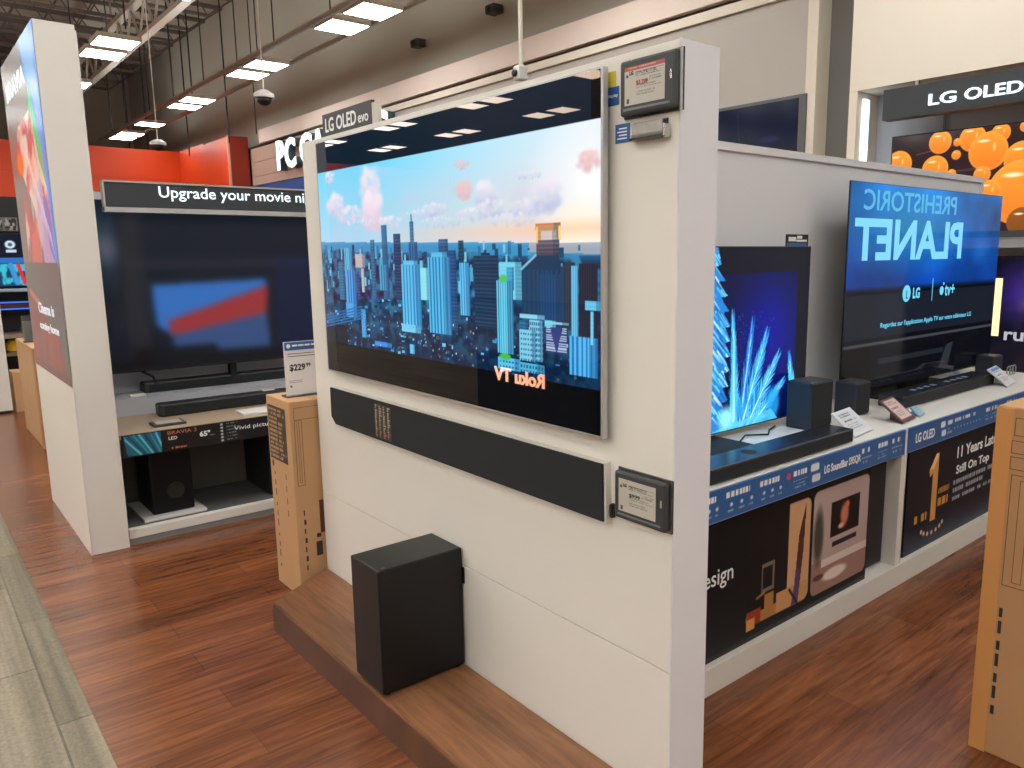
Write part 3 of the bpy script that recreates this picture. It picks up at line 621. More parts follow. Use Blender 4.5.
c.rect(X2(2.88), X2(3.115), .20, .50, (16, 16, 18)); c.put(c.ell(X2(2.99), .34, .028, .13, .5), (196, 120, 90)); c.put(c.ell(X2(3.01), .26, .014, .04, .5), (210, 110, 70)); c.put(c.ell(X2(2.965), .43, .02, .03, .5), (230, 170, 130))
c.rect(X2(2.90), X2(3.10), .545, .585, (34, 30, 40))
picture('printed_face', c, (1.6496, 1.6615, 0.6459), UX, NZ, 1.6089, 0.5173, PB, t)
text_mesh('lettering', 'Design', (2.0213, 1.6605, 0.3831), UX, UZ, .236, .084, WINK, t, bold=.004)
t = thing('poster_board', 'black poster board with a golden number one and award headline', 'poster', (4.5, 1.62, .108))
mk('board', B((3.6251, 5.35, 1.662, 1.669, .109, 0.6459)), BLACK, t)
c = Cv(440, 136, (24, 26, 34)); U, V = c.U, c.V
c.put(np.clip((V - .75) * 3, 0, .8), (66, 80, 100)); 
def X3(x): return (x - 3.56) / 1.685
G = (196, 140, 70)
c.put(c.poly([(X3(3.79), .26), (X3(3.86), .12), (X3(3.89), .12), (X3(3.89), .78), (X3(3.83), .78), (X3(3.83), .3), (X3(3.80), .33)]), (206, 150, 82)); c.put(c.poly([(X3(3.79), .26), (X3(3.86), .12), (X3(3.89), .12), (X3(3.84), .26)]), (238, 196, 130))
c.glyphs(X3(3.66), X3(3.81), .66, .75, 1, G, 3, .8, 1.0); c.glyphs(X3(3.91), X3(4.06), .58, .68, 1, G, 5, .8, 1.0); c.glyphs(X3(3.91), X3(4.04), .48, .56, 1, (170, 120, 64), 6, .7)
for i in range(7):
    a = -1.1 + i * .37; c.put(c.circ(X3(3.86 + .13 * math.sin(a)), .80 + .10 * math.cos(a), .022), (222, 190, 150))
c.glyphs(X3(4.08), X3(4.62), .47, .72, 3, (150, 156, 168), 8, .5, .8)
picture('printed_face', c, (3.6251, 1.6615, 0.6459), UX, NZ, 1.715, .530, PB, t)
text_mesh('lettering', '11 Years Later', (4.175, 1.6605, 0.5155), UX, UZ, .56, .062, WINK, t, bold=.02)
text_mesh('lettering', 'Still On Top', (4.175, 1.6605, 0.4137), UX, UZ, .43, .062, WINK, t, bold=.02)
t = thing('boxed_subwoofer', 'black subwoofer standing in the counter bay beside the living room poster', 'subwoofer', (3.38, 1.86, .108))
mk('cabinet', B((3.275, 3.488, 1.70, 2.04, .118, .62), bev=.01), SUBM, t); mk('feet', B((3.30, 3.32, 1.73, 1.75, .1085, .118), (3.44, 3.46, 1.73, 1.75, .1085, .118), (3.30, 3.32, 1.98, 2.0, .1085, .118), (3.44, 3.46, 1.98, 2.0, .1085, .118)), BLACKM, t)
t = thing('black_floor_speaker', 'black narrow speaker at the foot of the counter behind the wall end', 'speaker', (1.89, 1.61, .0))
mk('cabinet', B((1.80, 1.985, 1.592, 1.632, .108, .42), bev=.004), SUBM, t); mk('base', B((1.81, 1.975, 1.596, 1.63, .0, .107), bev=.003), BLACKM, t)

# ---- television one: ice feathers
t = thing('counter_television', 'television with glowing ice blue feathers on the white counter', 'television', (2.68, 2.12, .785))
mk('body', B((1.95, 3.372, 2.085, 2.093, .812, 1.625), bev=.001), BLACK, t); mk('electronics_housing', B((2.15, 3.15, 2.0935, 2.13, .83, 1.2), bev=.004), BLACKM, t)
mk('stand', B((2.1, 2.70, 1.90, 2.12, .785, .797)), BLACKM, t); mk('neck', B((2.3, 2.6, 2.094, 2.12, .797, .95)), BLACKM, t)
c = Cv(330, 190, (4, 6, 14)); U, V = c.U, c.V
inm = ((U < .93) & (V > .14)).astype(float)
g = np.exp(-(((U - .78) / .2) ** 2 + ((V - .5) / .38) ** 2)); c.add(inm * g, (0, 8, 100)); c.add(inm * .5, (0, 12, 60)); c.put(((U >= .93) | (V <= .14)).astype(float) * .8, (16, 20, 38))  # dark right column paints a reflection on the screen
R = np.random.RandomState(9)
def feather(base, tip, wid, n, c1, c2, side=0):
    bx, by = base; tx, ty = tip
    for i in range(n):
        f = i / n; px, py = bx + (tx - bx) * f, by + (ty - by) * f
        dx, dy = tx - bx, ty - by; L = math.hypot(dx * c.asp, dy); nx, ny = -dy / L / c.asp, dx * c.asp / L
        for sgn in ((-1, 1) if side == 0 else (side,)):
            w = wid * (1 - f * .85) * R.uniform(.6, 1.15)
            ex, ey = px + (nx * sgn * w + dx * .22), py + (ny * sgn * w + dy * .22)
            c.put(c.line((px, py), (ex, ey), .0065, .0015) * .85, c1 if R.rand() < .5 else c2)
    c.put(c.line(base, tip, .007, .002), (190, 250, 255))
# left leaf: serrated edge, diagonal barbs
pts = [(.40, -.02), (.50, 0)]
for i in range(12):
    v = .02 + i * .082; w0 = .515 + .055 * min(1, v * 3.0) - .045 * max(0, v - .55); pts += [(w0 + R.uniform(.0, .014), v + .075), (w0 - .026, v + .08)]
pts += [(.55, 1.0), (.40, 1.0)]
leaf = c.poly(pts); c.put(leaf, (30, 130, 215))
for i in range(150):
    v = R.uniform(-.1, 1.0); u0 = R.uniform(.42, .56); l_ = R.uniform(.02, .06)
    c.put(leaf * c.line((u0, v), (u0 + l_, v + l_ * 1.7), .006, .0015) * .9, [(150, 235, 255), (90, 205, 250), (16, 80, 170), (215, 250, 255), (120, 225, 255)][i % 5])
feather((.61, 1.0), (.585, .44), .055, 40, (40, 170, 255), (120, 230, 255)); c.put(c.poly([(.575, 1), (.588, .42), (.605, .7), (.64, 1)]), (70, 200, 255)); c.put(c.line((.60, .95), (.588, .45), .012, .002), (170, 240, 255))
feather((.63, 1.0), (.68, .48), .06, 40, (16, 90, 210), (60, 180, 250)); feather((.64, 1.0), (.75, .54), .085, 60, (20, 130, 240), (90, 215, 255)); feather((.67, 1.0), (.815, .66), .085, 60, (20, 130, 240), (110, 225, 255))
feather((.70, 1.0), (.85, .80), .07, 46, (30, 150, 250), (110, 225, 255)); c.put(c.ell(.81, .9, .045, .12, .4) * .8, (40, 170, 250))
feather((.94, .97), (.90, .66), .05, 40, (30, 150, 250), (120, 230, 255)); c.put(c.poly([(.925, .97), (.888, .68), (.94, .82), (.985, .86), (.985, .96)]), (80, 205, 255))
c.put(c.poly([(.47, 1.0), (.58, .965), (.72, .955), (.80, .93), (.84, 1.0)]) * .8, (90, 210, 255)); c.put(c.ell(.56, .93, .05, .09, .6), (150, 240, 255))
for _ in range(120): c.put(c.circ(R.uniform(.6, .8), R.uniform(.35, .8), .003) * .7, (60, 120, 255))
T1M = attr_mat('feather_picture', True, 1.1, rough=0.08, sampling=False)
picture('screen', c, (1.955, 2.0845, 1.621), UX, NZ, 1.412, .803, T1M, t)
o = mk('power_cable', tube(bmesh.new(), [(2.5, 2.0, .795), (2.62, 1.96, .792), (2.72, 1.985, .791), (2.83, 2.04, .791), (2.92, 1.98, .791), (3.0, 2.03, .791), (3.09, 2.06, .791)], .004, 6), BLACKM, base=(2.8, 2.0, .787)); tag(o, 'thin black cable curling on the counter under the feather television', 'cable')
t = thing('shelf_sticker', 'small black and blue sticker on top of the feather television', 'sticker', (3.25, 2.089, 1.6255))
mk('card', B((3.165, 3.345, 2.086, 2.092, 1.6255, 1.68)), INK, t); mk('band', B((3.167, 3.33, 2.084, 2.0858, 1.6258, 1.641)), BLUE, t); mk('lettering', B((3.18, 3.24, 2.084, 2.0858, 1.648, 1.668), (3.25, 3.29, 2.084, 2.0858, 1.660, 1.674), (3.245, 3.33, 2.084, 2.0858, 1.646, 1.656)), WINK, t)
# ---- television two
t = thing('counter_television', 'biggest counter television with painted blue title reflection and two logos', 'television', (4.55, 2.1, .785))
mk('body', B((3.634, 5.532, 2.045, 2.053, .855, 1.944), bev=.001), BLACK, t); mk('electronics_housing', B((3.95, 5.2, 2.0535, 2.10, .87, 1.35), bev=.004), BLACKM, t); mk('stand', B((4.1, 5.0, 1.99, 2.22, .785, .797)), BLACKM, t); mk('neck', B((4.4, 4.7, 2.07, 2.12, .797, 1.0)), BLACKM, t)
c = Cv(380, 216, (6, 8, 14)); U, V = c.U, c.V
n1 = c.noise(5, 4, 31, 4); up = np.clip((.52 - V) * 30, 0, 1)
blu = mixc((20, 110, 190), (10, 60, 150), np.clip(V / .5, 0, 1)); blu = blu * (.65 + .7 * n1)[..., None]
c.a = c.a * (1 - up[..., None]) + blu * up[..., None]  # blue upper area: another screen's reflection painted into the emission
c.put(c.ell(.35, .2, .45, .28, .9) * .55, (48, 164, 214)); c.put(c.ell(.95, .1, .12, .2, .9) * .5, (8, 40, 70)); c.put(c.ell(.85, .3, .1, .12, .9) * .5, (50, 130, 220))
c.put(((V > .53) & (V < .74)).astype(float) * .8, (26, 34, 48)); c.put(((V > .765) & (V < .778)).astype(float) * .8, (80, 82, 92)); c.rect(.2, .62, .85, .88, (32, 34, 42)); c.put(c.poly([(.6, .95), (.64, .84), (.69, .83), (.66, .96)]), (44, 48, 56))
T2M = attr_mat('streaming_and_reflection_picture', True, 1.0, rough=0.06, sampling=False)
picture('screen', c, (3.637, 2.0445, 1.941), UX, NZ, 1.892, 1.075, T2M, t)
def s2(u, v): return (3.637 + 1.892 * u, 2.0438, 1.941 - 1.075 * v)
TT = emis('reflected_title_glow', (130, 215, 250), 1.0); TC = emis('cyan_logo_glow', (110, 215, 250), 1.0)
text_mesh('painted_reflection_text', 'PREHISTORIC', s2(.07, .125), UX, UZ, 1.88 * .575, .085 + .02, emis('reflected_title_dim', (90, 190, 235), .9), t, mirror=True, bold=.015, depth=.0003)  # mirrored title: a reflection painted as glowing letters
text_mesh('painted_reflection_text', 'PLANET', s2(.03, .362), UX, UZ, 1.88 * .675, .215, TT, t, mirror=True, bold=.03, depth=.0003)
text_mesh('logo_text', 'LG', s2(.385, .565), UX, UZ, .085, .062, TC, t, bold=.04, depth=.0003)
bm = bmesh.new(); lathe(bm, Vector(s2(.345, .535)), [(.047, 0), (.047, -.0004)], 28, 'Y'); mk('logo_disc', bm, TC, t)
mk('logo_face', B((s2(.345, 0)[0] - .004, s2(.345, 0)[0] + .004, 2.0428, 2.0432, s2(0, .56)[2], s2(0, .52)[2]), (s2(.345, 0)[0] - .004, s2(.345, 0)[0] + .016, 2.0428, 2.0432, s2(0, .562)[2], s2(0, .556)[2])), mat('logo_cut', (10, 40, 80), rough=.4), t)
mk('logo_bar', B((s2(.513, 0)[0] - .003, s2(.513, 0)[0] + .003, 2.0434, 2.0438, s2(0, .585)[2], s2(0, .465)[2])), TC, t)
bm = bmesh.new(); lathe(bm, Vector(s2(.578, .535)), [(.026, 0), (.026, -.0004)], 20, 'Y'); lathe(bm, Vector(s2(.590, .497)), [(.009, 0), (.009, -.0004)], 10, 'Y'); mk('apple_shape', bm, TC, t)
text_mesh('logo_text', 'tv+', s2(.60, .565), UX, UZ, .135, .066, TC, t, bold=.02, depth=.0003)
text_mesh('caption', "Regardez sur l'application Apple TV sur votre téléviseur LG", s2(.20, .705), UX, UZ, 1.16, .036, TC, t, bold=.01, depth=.0003)

# ---- soundbars and speakers on the counter
t = thing('soundbar', 'black soundbar lying along the front edge of the counter below the feather television', 'soundbar', (2.45, 1.73, .785))
mk('body', B((1.83, 3.083, 1.66, 1.79, .787, .846), bev=.006), mat('bar_black', (26, 30, 38), rough=.22, spec=.8), t); mk('top_vent', lathe(bmesh.new(), (2.42, 1.725, .8462), [(.032, 0), (.032, .0006)], 24), BLACKM, t)
mk('front_grille', B((1.84, 3.075, 1.6585, 1.6598, .793, .840)), FABRIC, t)
t = thing('soundbar', 'black soundbar with printed lettering in front of the biggest counter television', 'soundbar', (4.54, 1.9, .785))
mk('body', B((3.92, 5.10, 1.845, 1.985, .787, .852), bev=.006), mat('bar_black2', (32, 36, 46), rough=.22, spec=.8), t); mk('front_grille', B((3.93, 5.09, 1.8435, 1.8448, .793, .846)), FABRIC, t)
mk('top_print', B(*[(4.15 + i * .08 + (0.1 if i > 3 else 0), 4.19 + i * .08 + (0.1 if i > 3 else 0), 1.90, 1.93, .852, .8525) for i in range(8)]), mat('bar_print', (120, 140, 170), rough=.4), t)
for (x0, x1, y0, y1, h, lb) in ((3.13, 3.315, 1.90, 2.03, 1.008, 'tall dark rear speaker beside the feather television'), (3.565, 3.71, 1.92, 2.036, .955, 'shorter dark rear speaker behind the taller one'), (5.28, 5.42, 1.92, 2.036, .93, 'small dark cube speaker past the second counter soundbar')):
    t = thing('rear_speaker', lb, 'speaker', ((x0 + x1) / 2, (y0 + y1) / 2, .785)); mk('cabinet', B((x0, x1, y0, y1, .787, h), bev=.008), mat('spk_grey', (38, 46, 60), rough=.5), t); mk('grille', B((x0 + .008, x1 - .008, y0 - .002, y0 - .0002, .797, h - .01)), FABRIC, t); mk('cap', B((x0 + .01, x1 - .01, y0 + .01, y1 - .01, h, h + .002)), mat('cap_dark', (60, 62, 68), rough=.35), t)
def tilt_tag(label, x, y, w, h, yaw, frame, face, seed, z=.785, hdr=None):
    """small tablet-like tag leaning back on its foot"""
    t = thing('price_display', label, 'price tag', (x, y, z), rot=(0, 0, yaw))
    bmx = bmesh.new(); box(bmx, 0, w, -.005, .005, 0, h, bev=.003)
    bmesh.ops.rotate(bmx, verts=bmx.verts[:], cent=(0, 0, 0), matrix=Matrix.Rotation(-math.radians(52), 3, 'X')); bmesh.ops.translate(bmx, verts=bmx.verts[:], vec=(0, 0, .006)); mk('case', bmx, frame, t, local=True)
    a = math.radians(52); vd = np.array((0, -math.sin(a), -math.cos(a))); nrm = np.array((0, -math.cos(a), math.sin(a)))
    c = Cv(70, 50, face); c.glyphs(.08, .9, .1, .3, 2, (90, 96, 104), seed, .6, .8); c.glyphs(.1, .8, .4, .5, 1, (60, 64, 72), seed + 1, .8, 1.1); c.glyphs(.08, .9, .6, .88, 3, (130, 134, 140), seed + 2, .5)
    if hdr: c.rect(0, 1, 0, .16, hdr)
    top = np.array((w * .08, 0, .006)) - vd * h * .92 + nrm * .0056
    picture('display', c, top, UX, vd, w * .84, h * .8, attr_mat('tagface%d' % seed, False, rough=.4), t, local=True)
    bmf = bmesh.new(); prism(bmf, [(.0, .002), (.09, .002), (h * .75 * math.sin(a), h * .7 * math.cos(a))], 0, w * .45, w * .55); mk('foot', bmf, frame, t, local=True)
TAGW = mat('tag_white', (206, 210, 216), rough=.4); TAGB = mat('tag_burgundy', (84, 56, 62), rough=.4)
tilt_tag('white tilted price display at the right end of the front soundbar', 3.15, 1.69, .20, .145, .12, TAGW, (196, 202, 214), 31)
tilt_tag('burgundy framed price display tilted over the fascia joint', 3.575, 1.68, .17, .15, .12, TAGB, (206, 180, 176), 41)
tilt_tag('small pale blue card right of the burgundy price display', 3.79, 1.70, .075, .06, .1, mat('card_blue', (130, 170, 200), rough=.5), (150, 186, 214), 51)
tilt_tag('white tilted price display with blue header next to the tall carton', 5.02, 1.74, .22, .15, .15, TAGW, (210, 212, 216), 61, hdr=(44, 120, 190))
tilt_tag('small blue and white card behind the second counter soundbar', 5.13, 2.08, .12, .06, .1, TAGW, (150, 186, 224), 71, hdr=(40, 110, 180))
bm = bmesh.new()
for k_ in range(3):
    pts = [(5.42 + .03 * math.cos(a) + .045 * k_, 1.88, .83 + .03 * math.sin(a)) for a in np.linspace(0, 2 * PI, 20)]; tube(bm, pts, .004, 6)
o = mk('cable_loops', bm, mat('grey_cable', (120, 124, 130), rough=.5), base=(5.45, 1.88, .79)); tag(o, 'small grey cable loops on the counter beside the cube speaker', 'cable')

# ================================================================ CARTONS
def outline(name, plane, d, a0, a1, b0, b1, r, m, parent):
    """thin printed rectangle outline on plane x=d or y=d"""
    bm = bmesh.new()
    for (p0, p1, q0, q1) in ((a0, a1, b0, b0 + r), (a0, a1, b1 - r, b1), (a0, a0 + r, b0, b1), (a1 - r, a1, b0, b1)):
        if plane == 'x': box(bm, d - .0006, d, p0, p1, q0, q1)
        else: box(bm, p0, p1, d - .0006, d, q0, q1)
    return mk(name, bm, m, parent)
# tall carton behind the display wall
t = thing('tall_carton', 'tall narrow brown carton standing behind the left edge of the display wall', 'cardboard box', (1.46, 3.58, 0))
mk('box', B((1.312, 1.62, 3.43, 3.715, 0, .944), bev=.004), CARD, t)
mk('tape', B((1.44, 1.49, 3.4285, 3.717, .9445, .9452)), mat('carton_tape', (170, 128, 86), rough=.4), t)
c = Cv(70, 96, (66, 52, 44)); R = np.random.RandomState(5)
for i in range(12): c.glyphs(.06, .94, .05 + i * .078, .05 + i * .078 + .06, 1, (176, 140, 104), 60 + i, .8, .9)
c.rect(0, 1, 0, .02, (30, 26, 24)); c.rect(0, 1, .98, 1, (30, 26, 24)); c.rect(.5, .56, .05, .95, (60, 48, 40))
picture('printed_panel', c, (1.3112, 3.698, .902), NY, NZ, .215, .262, attr_mat('carton_print_panel', False, rough=.7), t, 'dark printed spec panel')
mk('side_print', B(*[(1.3113, 1.312, 3.655 - .0 * i, 3.665, .56 - i * .052, .575 - i * .052 + .01 * (i % 3)) for i in range(10)], *[(1.3113, 1.312, 3.52, 3.526, .56 - i * .06, .59 - i * .06) for i in range(4)], (1.3113, 1.312, 3.665, 3.685, .60, .63)), PRINT, t)
outline('print_outline', 'y', 3.4298, 1.33, 1.52, .857, .915, .002, PRINT, t); outline('print_outline', 'y', 3.4298, 1.33, 1.365, .545, .854, .002, PRINT, t); outline('print_outline', 'y', 3.4298, 1.342, 1.353, .56, .845, .0015, PRINT, t)
mk('front_print', B(*[(1.348, 1.354 + .004 * (i % 2), 3.4292, 3.4299, .40 - i * .045, .425 - i * .045) for i in range(7)], (1.40, 1.43, 3.4292, 3.4299, .19, .26), (1.405, 1.425, 3.4292, 3.4299, .28, .30)), PRINTD, t)
mk('hand_hole', B((1.425, 1.47, 3.4285, 3.4299, .30, .46)), mat('hand_hole_dark', (92, 56, 34), rough=.9), t)
# acrylic price sign on it
t = thing('price_sign', 'white price sign with blue header reading 229 on top of the tall carton', 'price sign', (1.42, 3.55, .944))
mk('panel', B((1.350, 1.54, 3.548, 3.552, .953, 1.205)), mat('sign_face_white', (226, 224, 226), rough=.35), t); mk('stand', B((1.345, 1.545, 3.53, 3.60, .9452, .952)), ACR, t)
mk('header', B((1.354, 1.54, 3.5465, 3.5478, 1.165, 1.203)), BLUE, t)
text_mesh('price_text', '$229', (1.372, 3.5475, 1.063), UX, UZ, .075, .036, INK, t, bold=.03); text_mesh('price_text', '99', (1.452, 3.5475, 1.082), UX, UZ, .022, .018, INK, t, bold=.02)
mk('header_text', B(*[(1.39 + i * .03, 1.415 + i * .03, 3.5459, 3.5464, 1.182, 1.190) for i in range(5)]), WINK, t); mk('header_mark', lathe(bmesh.new(), (1.372, 3.5463, 1.185), [(.010, 0), (.010, -.0004)], 16, 'Y'), WINK, t)
mk('small_print', B(*[(1.366, 1.52 - .02 * i, 3.5472, 3.5479, 1.146 - i * .012, 1.150 - i * .012) for i in range(2)], (1.37, 1.38, 3.5472, 3.5479, .99, 1.0), *[(1.366, 1.43, 3.5472, 3.5479, 1.02 - i * .008, 1.022 - i * .008) for i in range(2)]), INKG, t)
# big carton in the right foreground
t = thing('television_carton', 'large brown television carton standing in the right foreground', 'cardboard box', (2.7, .4, 0))
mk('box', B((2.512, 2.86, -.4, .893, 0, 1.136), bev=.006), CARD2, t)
mk('corner_tape', B((2.5105, 2.513, .845, .894, .0, 1.13)), mat('corner_kraft', (196, 138, 78), rough=.6), t)
outline('print_outline', 'x', 2.5117, .70, .84, 1.05, 1.105, .002, PRINT, t); outline('print_outline', 'x', 2.5117, .60, .845, .995, 1.035, .002, PRINT, t); outline('print_outline', 'x', 2.5117, .60, .845, .945, .985, .002, PRINT, t)
outline('print_outline', 'x', 2.5117, .765, .838, .575, .93, .002, PRINT, t); outline('print_outline', 'x', 2.5117, .785, .812, .59, .915, .0015, PRINT, t)
for i in range(7): mk('print_mark', B((2.5108, 2.5119, .828, .838, .47 - i * .055, .50 - i * .055 + .012 * (i % 2))), PRINTD, t)

# ================================================================ LEFT TOWER
t = thing('display_tower', 'tall grey-white tower with a printed advertising face left of the rear display', 'display tower', (.76, 5.4, 0))
mk('body', B((.672, .85, 4.71, 6.03, 0, 2.745), bev=.002), mat('tower_laminate', (214, 211, 206), rough=.4, spec=.3), t)
mk('side_panel', B((.8505, .858, 4.716, 6.03, .0, 2.72)), WHITE, t)
mk('lower_side', B((.6695, .6715, 4.705, 6.03, .0, .922)), WHITE, t)
c = Cv(200, 280, (120, 112, 106)); U, V = c.U, c.V
c.a = mixc((128, 120, 112), (112, 98, 92), np.clip(V / .5, 0, 1)); c.put((V > .642).astype(float), (86, 84, 84))
def warp(p): return p
c.put(c.poly([(.60, 0), (1, 0), (1, .64), (.99, .66), (.9, .40), (.66, .07)]), (70, 150, 235)); c.put(c.poly([(.62, 0), (.9, 0), (.98, .2), (.9, .25), (.76, .12)]) * .6, (150, 200, 240)); c.put(c.poly([(.92, .36), (1, .3), (1, .6), (.98, .62)]) * .7, (70, 190, 240))
c.put(c.poly([(.74, .13), (.84, .24), (.98, .40), (.95, .47), (.80, .40), (.66, .24)]), (40, 200, 130))
c.put(c.poly([(.70, .20), (.80, .34), (.95, .45), (.95, .56), (.60, .50), (.25, .34), (.42, .22)]), (222, 214, 196))
n = c.noise(9, 12, 71, 4); n2 = c.noise(7, 10, 72, 4)
body = c.poly([(.22, .30), (.30, .22), (.7, .2), (.95, .46), (.97, .62), (.72, .642), (.18, .642), (.25, .45)])
c.put(body * np.clip((n - .42) * 6, 0, 1) * .9, (206, 70, 70)); c.put(body * np.clip((n2 - .5) * 6, 0, 1) * .8, (236, 200, 180)); c.put(c.ell(.28, .33, .14, .05, .5), (240, 120, 50))
c.put(c.poly([(.62, .42), (.78, .40), (.97, .60), (.95, .642), (.66, .642)]) * .75, (196, 170, 220)); c.put(c.poly([(.80, .45), (.88, .46), (.98, .62), (.93, .642), (.84, .6)]) * .8, (90, 100, 200)); c.put(c.poly([(.35, .56), (.55, .54), (.6, .642), (.3, .642)]) * .8, (226, 90, 84))
c.put(c.poly([(.05, .72), (.35, .76), (.62, .84), (.8, .86), (.9, 1), (.0, 1)]), (120, 56, 50)); c.put(c.line((.10, .74), (.52, .80), .012), (176, 110, 90)); n = c.noise(14, 4, 5, 3)
c.put(c.poly([(.1, .85), (.9, .87), (1, 1), (0, 1)]) * np.clip((n - .45) * 4, 0, .8), (160, 44, 44)); c.put((V > .97).astype(float) * .3, (50, 44, 44))
c.put(c.poly([(.91, .30), (1, .24), (1, .645), (.965, .645)]), (60, 150, 240))
for i in range(14): c.put(c.line((.50 + .03 * i, .30 + .02 * i), (.56 + .03 * i, .40 + .018 * i), .005, .001) * .7, (246, 236, 230))
picture('advert', c, (.6690, 6.02, 2.742), NY, NZ, 1.305, 1.818, attr_mat('advert_print', True, .72, rough=.25), t, 'backlit advert face with a colourful fabric picture')
text_mesh('lettering', 'BRAVIA', (.6683, 5.90, 2.515), NY, UZ, .78, .098, emis('letters_white_lit', (225, 245, 240), 1.2), t, bold=.03)
text_mesh('lettering', 'Cinema is', (.6683, 5.60, 1.275), NY, UZ, .56, .065, emis('advert_letters', (235, 235, 235), .9), t, bold=.02); text_mesh('lettering', 'coming home', (.6683, 5.62, 1.165), NY, UZ, .68, .062, MATS['advert_letters'], t, bold=.02)

# ================================================================ REAR DISPLAY
YD = 4.742
REARW = mat('rear_wall_grey', (186, 190, 200), rough=.5)
t = thing('rear_display', 'rear television display bay with lit header and black price fascia', 'display bay', (1.75, 5.2, 0))
mk('plinth', B((.866, 2.9, YD + .004, 5.6, 0, .035)), mat('plinth_grey', (120, 122, 124), rough=.5), t); mk('base_board', B((.866, 2.9, YD, 5.6, .036, .085)), PLINTH, t)
mk('bay_floor', B((.866, 2.9, YD + .05, 5.6, .086, .092)), mat('bay_dark', (86, 88, 88), rough=.4), t)
mk('bay_back', B((.866, 2.9, 5.30, 5.33, .093, .60)), mat('bay_back_grey', (104, 104, 100), rough=.6), t)
mk('bay_divider', B((1.70, 1.73, YD + .1, 5.29, .093, .60)), BLACKM, t)
mk('countertop', B((.866, 2.9, YD + .003, 5.30, .605, .632), bev=.001), mat('counter_beige', (172, 152, 130), rough=.5), t)
mk('step', B((.866, 2.9, 5.302, 5.60, .60, .735)), REARW, t); mk('back_wall', B((.866, 2.9, 5.605, 5.65, 0, 2.0)), REARW, t)
mk('side_wall', B((.860, .8655, YD + .02, 5.60, .0, 1.85)), mat('bay_side', (120, 124, 128), rough=.5), t)
ff = mk('fascia', B((.872, 2.9, YD - .01, YD + .002, .505, .630)), mat('fascia_black', (20, 21, 24), rough=.35), t)
c = Cv(260, 40, (20, 21, 24)); U, V = c.U, c.V
# x from .872 to 1.9
def F(x): return (x - .872) / 1.03
m_ = c.poly([(F(.885), .06), (F(1.07), .06), (F(1.07), .94), (F(.895), .94)]); c.put(m_, (36, 96, 120))
for i in range(10): c.put(m_ * c.line((F(.86 + .03 * i), -.1), (F(.98 + .018 * i), 1.1), .03), [(90, 200, 220), (20, 60, 90), (40, 140, 170)][i % 3])
for i in range(6): c.put(c.circ(F(1.40), .12 + i * .15, .05), (190, 196, 200)); c.glyphs(F(1.425), F(1.50), .08 + i * .15, .16 + i * .15, 1, (120, 126, 130), i)
c.glyphs(F(1.11), F(1.20), .82, .92, 1, (190, 120, 100), 4, .9, 1); c.glyphs(F(1.33), F(1.37), .5, .6, 1, (130, 130, 130), 5)
picture('printed_strip', c, (.872, YD - .0105, .630), UX, NZ, 1.03, .125, attr_mat('rear_fascia_print', False, rough=.35), ff)
text_mesh('lettering', 'BRAVIA 3', (1.105, YD - .0115, .600), UX, UZ, .155, .020, mat('bronze_ink', (190, 120, 90), rough=.4), ff, bold=.0)
text_mesh('lettering', 'LED', (1.108, YD - .0115, .570), UX, UZ, .045, .018, WINK, ff, bold=.01); text_mesh('lettering', '65"', (1.275, YD - .0115, .562), UX, UZ, .058, .032, WINK, ff, bold=.03); text_mesh('lettering', 'Vivid picture, for', (1.47, YD - .0115, .563), UX, UZ, .33, .032, WINK, ff, bold=.004)
t = thing('header_sign', 'backlit header sign reading upgrade your movie above the rear television', 'sign', (1.7, YD, 1.86))
mk('sign_box', B((.913, 2.9, YD - .01, 4.80, 1.862, 1.989)), SIGNB, t); mk('frame', B((.908, 2.9, YD - .016, YD + .04, 1.990, 1.999), (.905, .912, YD - .016, YD + .04, 1.85, 1.999), (.905, 2.9, YD - .018, YD + .06, 1.835, 1.861)), SILVER, t)
text_mesh('lettering', 'Upgrade your movie nights', (1.173, YD - .012, 1.900), UX, UZ, 1.14 * .845, .078, SIGNL, t, bold=.008)
t = thing('rear_television', 'huge dark television under the header sign with a painted blurred blue and red reflection', 'television', (1.9, 5.4, .735))
mk('body', B((.93, 2.83, 5.405, 5.44, .885, 1.94), bev=.002), BLACK, t)
mk('neck', B((1.70, 1.74, 5.442, 5.50, .7455, .95)), BLACKM, t); mk('stand_foot', B((1.58, 1.86, 5.47, 5.59, .735, .745)), BLACKM, t); mk('leg', tube(bmesh.new(), [(1.13, 5.43, .90), (1.22, 5.45, .84), (1.25, 5.46, .742)], .008, 6), BLACKM, t)
c = Cv(300, 168, (20, 26, 38)); U, V = c.U, c.V
def xt(x): return (x - .94) / 1.88
c.put(((U < xt(1.08))).astype(float) * np.clip(1 - np.abs(V - .25) / .3, 0, 1) * .7, (52, 84, 104)); c.put(c.ell(xt(1.02), .28, .05, .12, .9), (96, 92, 110)); c.put(((U > xt(1.10)) & (U < xt(1.22))).astype(float) * .5, (54, 52, 54)); c.put(((U > xt(1.25)) & (V < .33)).astype(float) * .5, (16, 26, 36)); c.put(((V > .34) & (V < .39)).astype(float) * .5 * (U > xt(1.1)), (52, 52, 58))
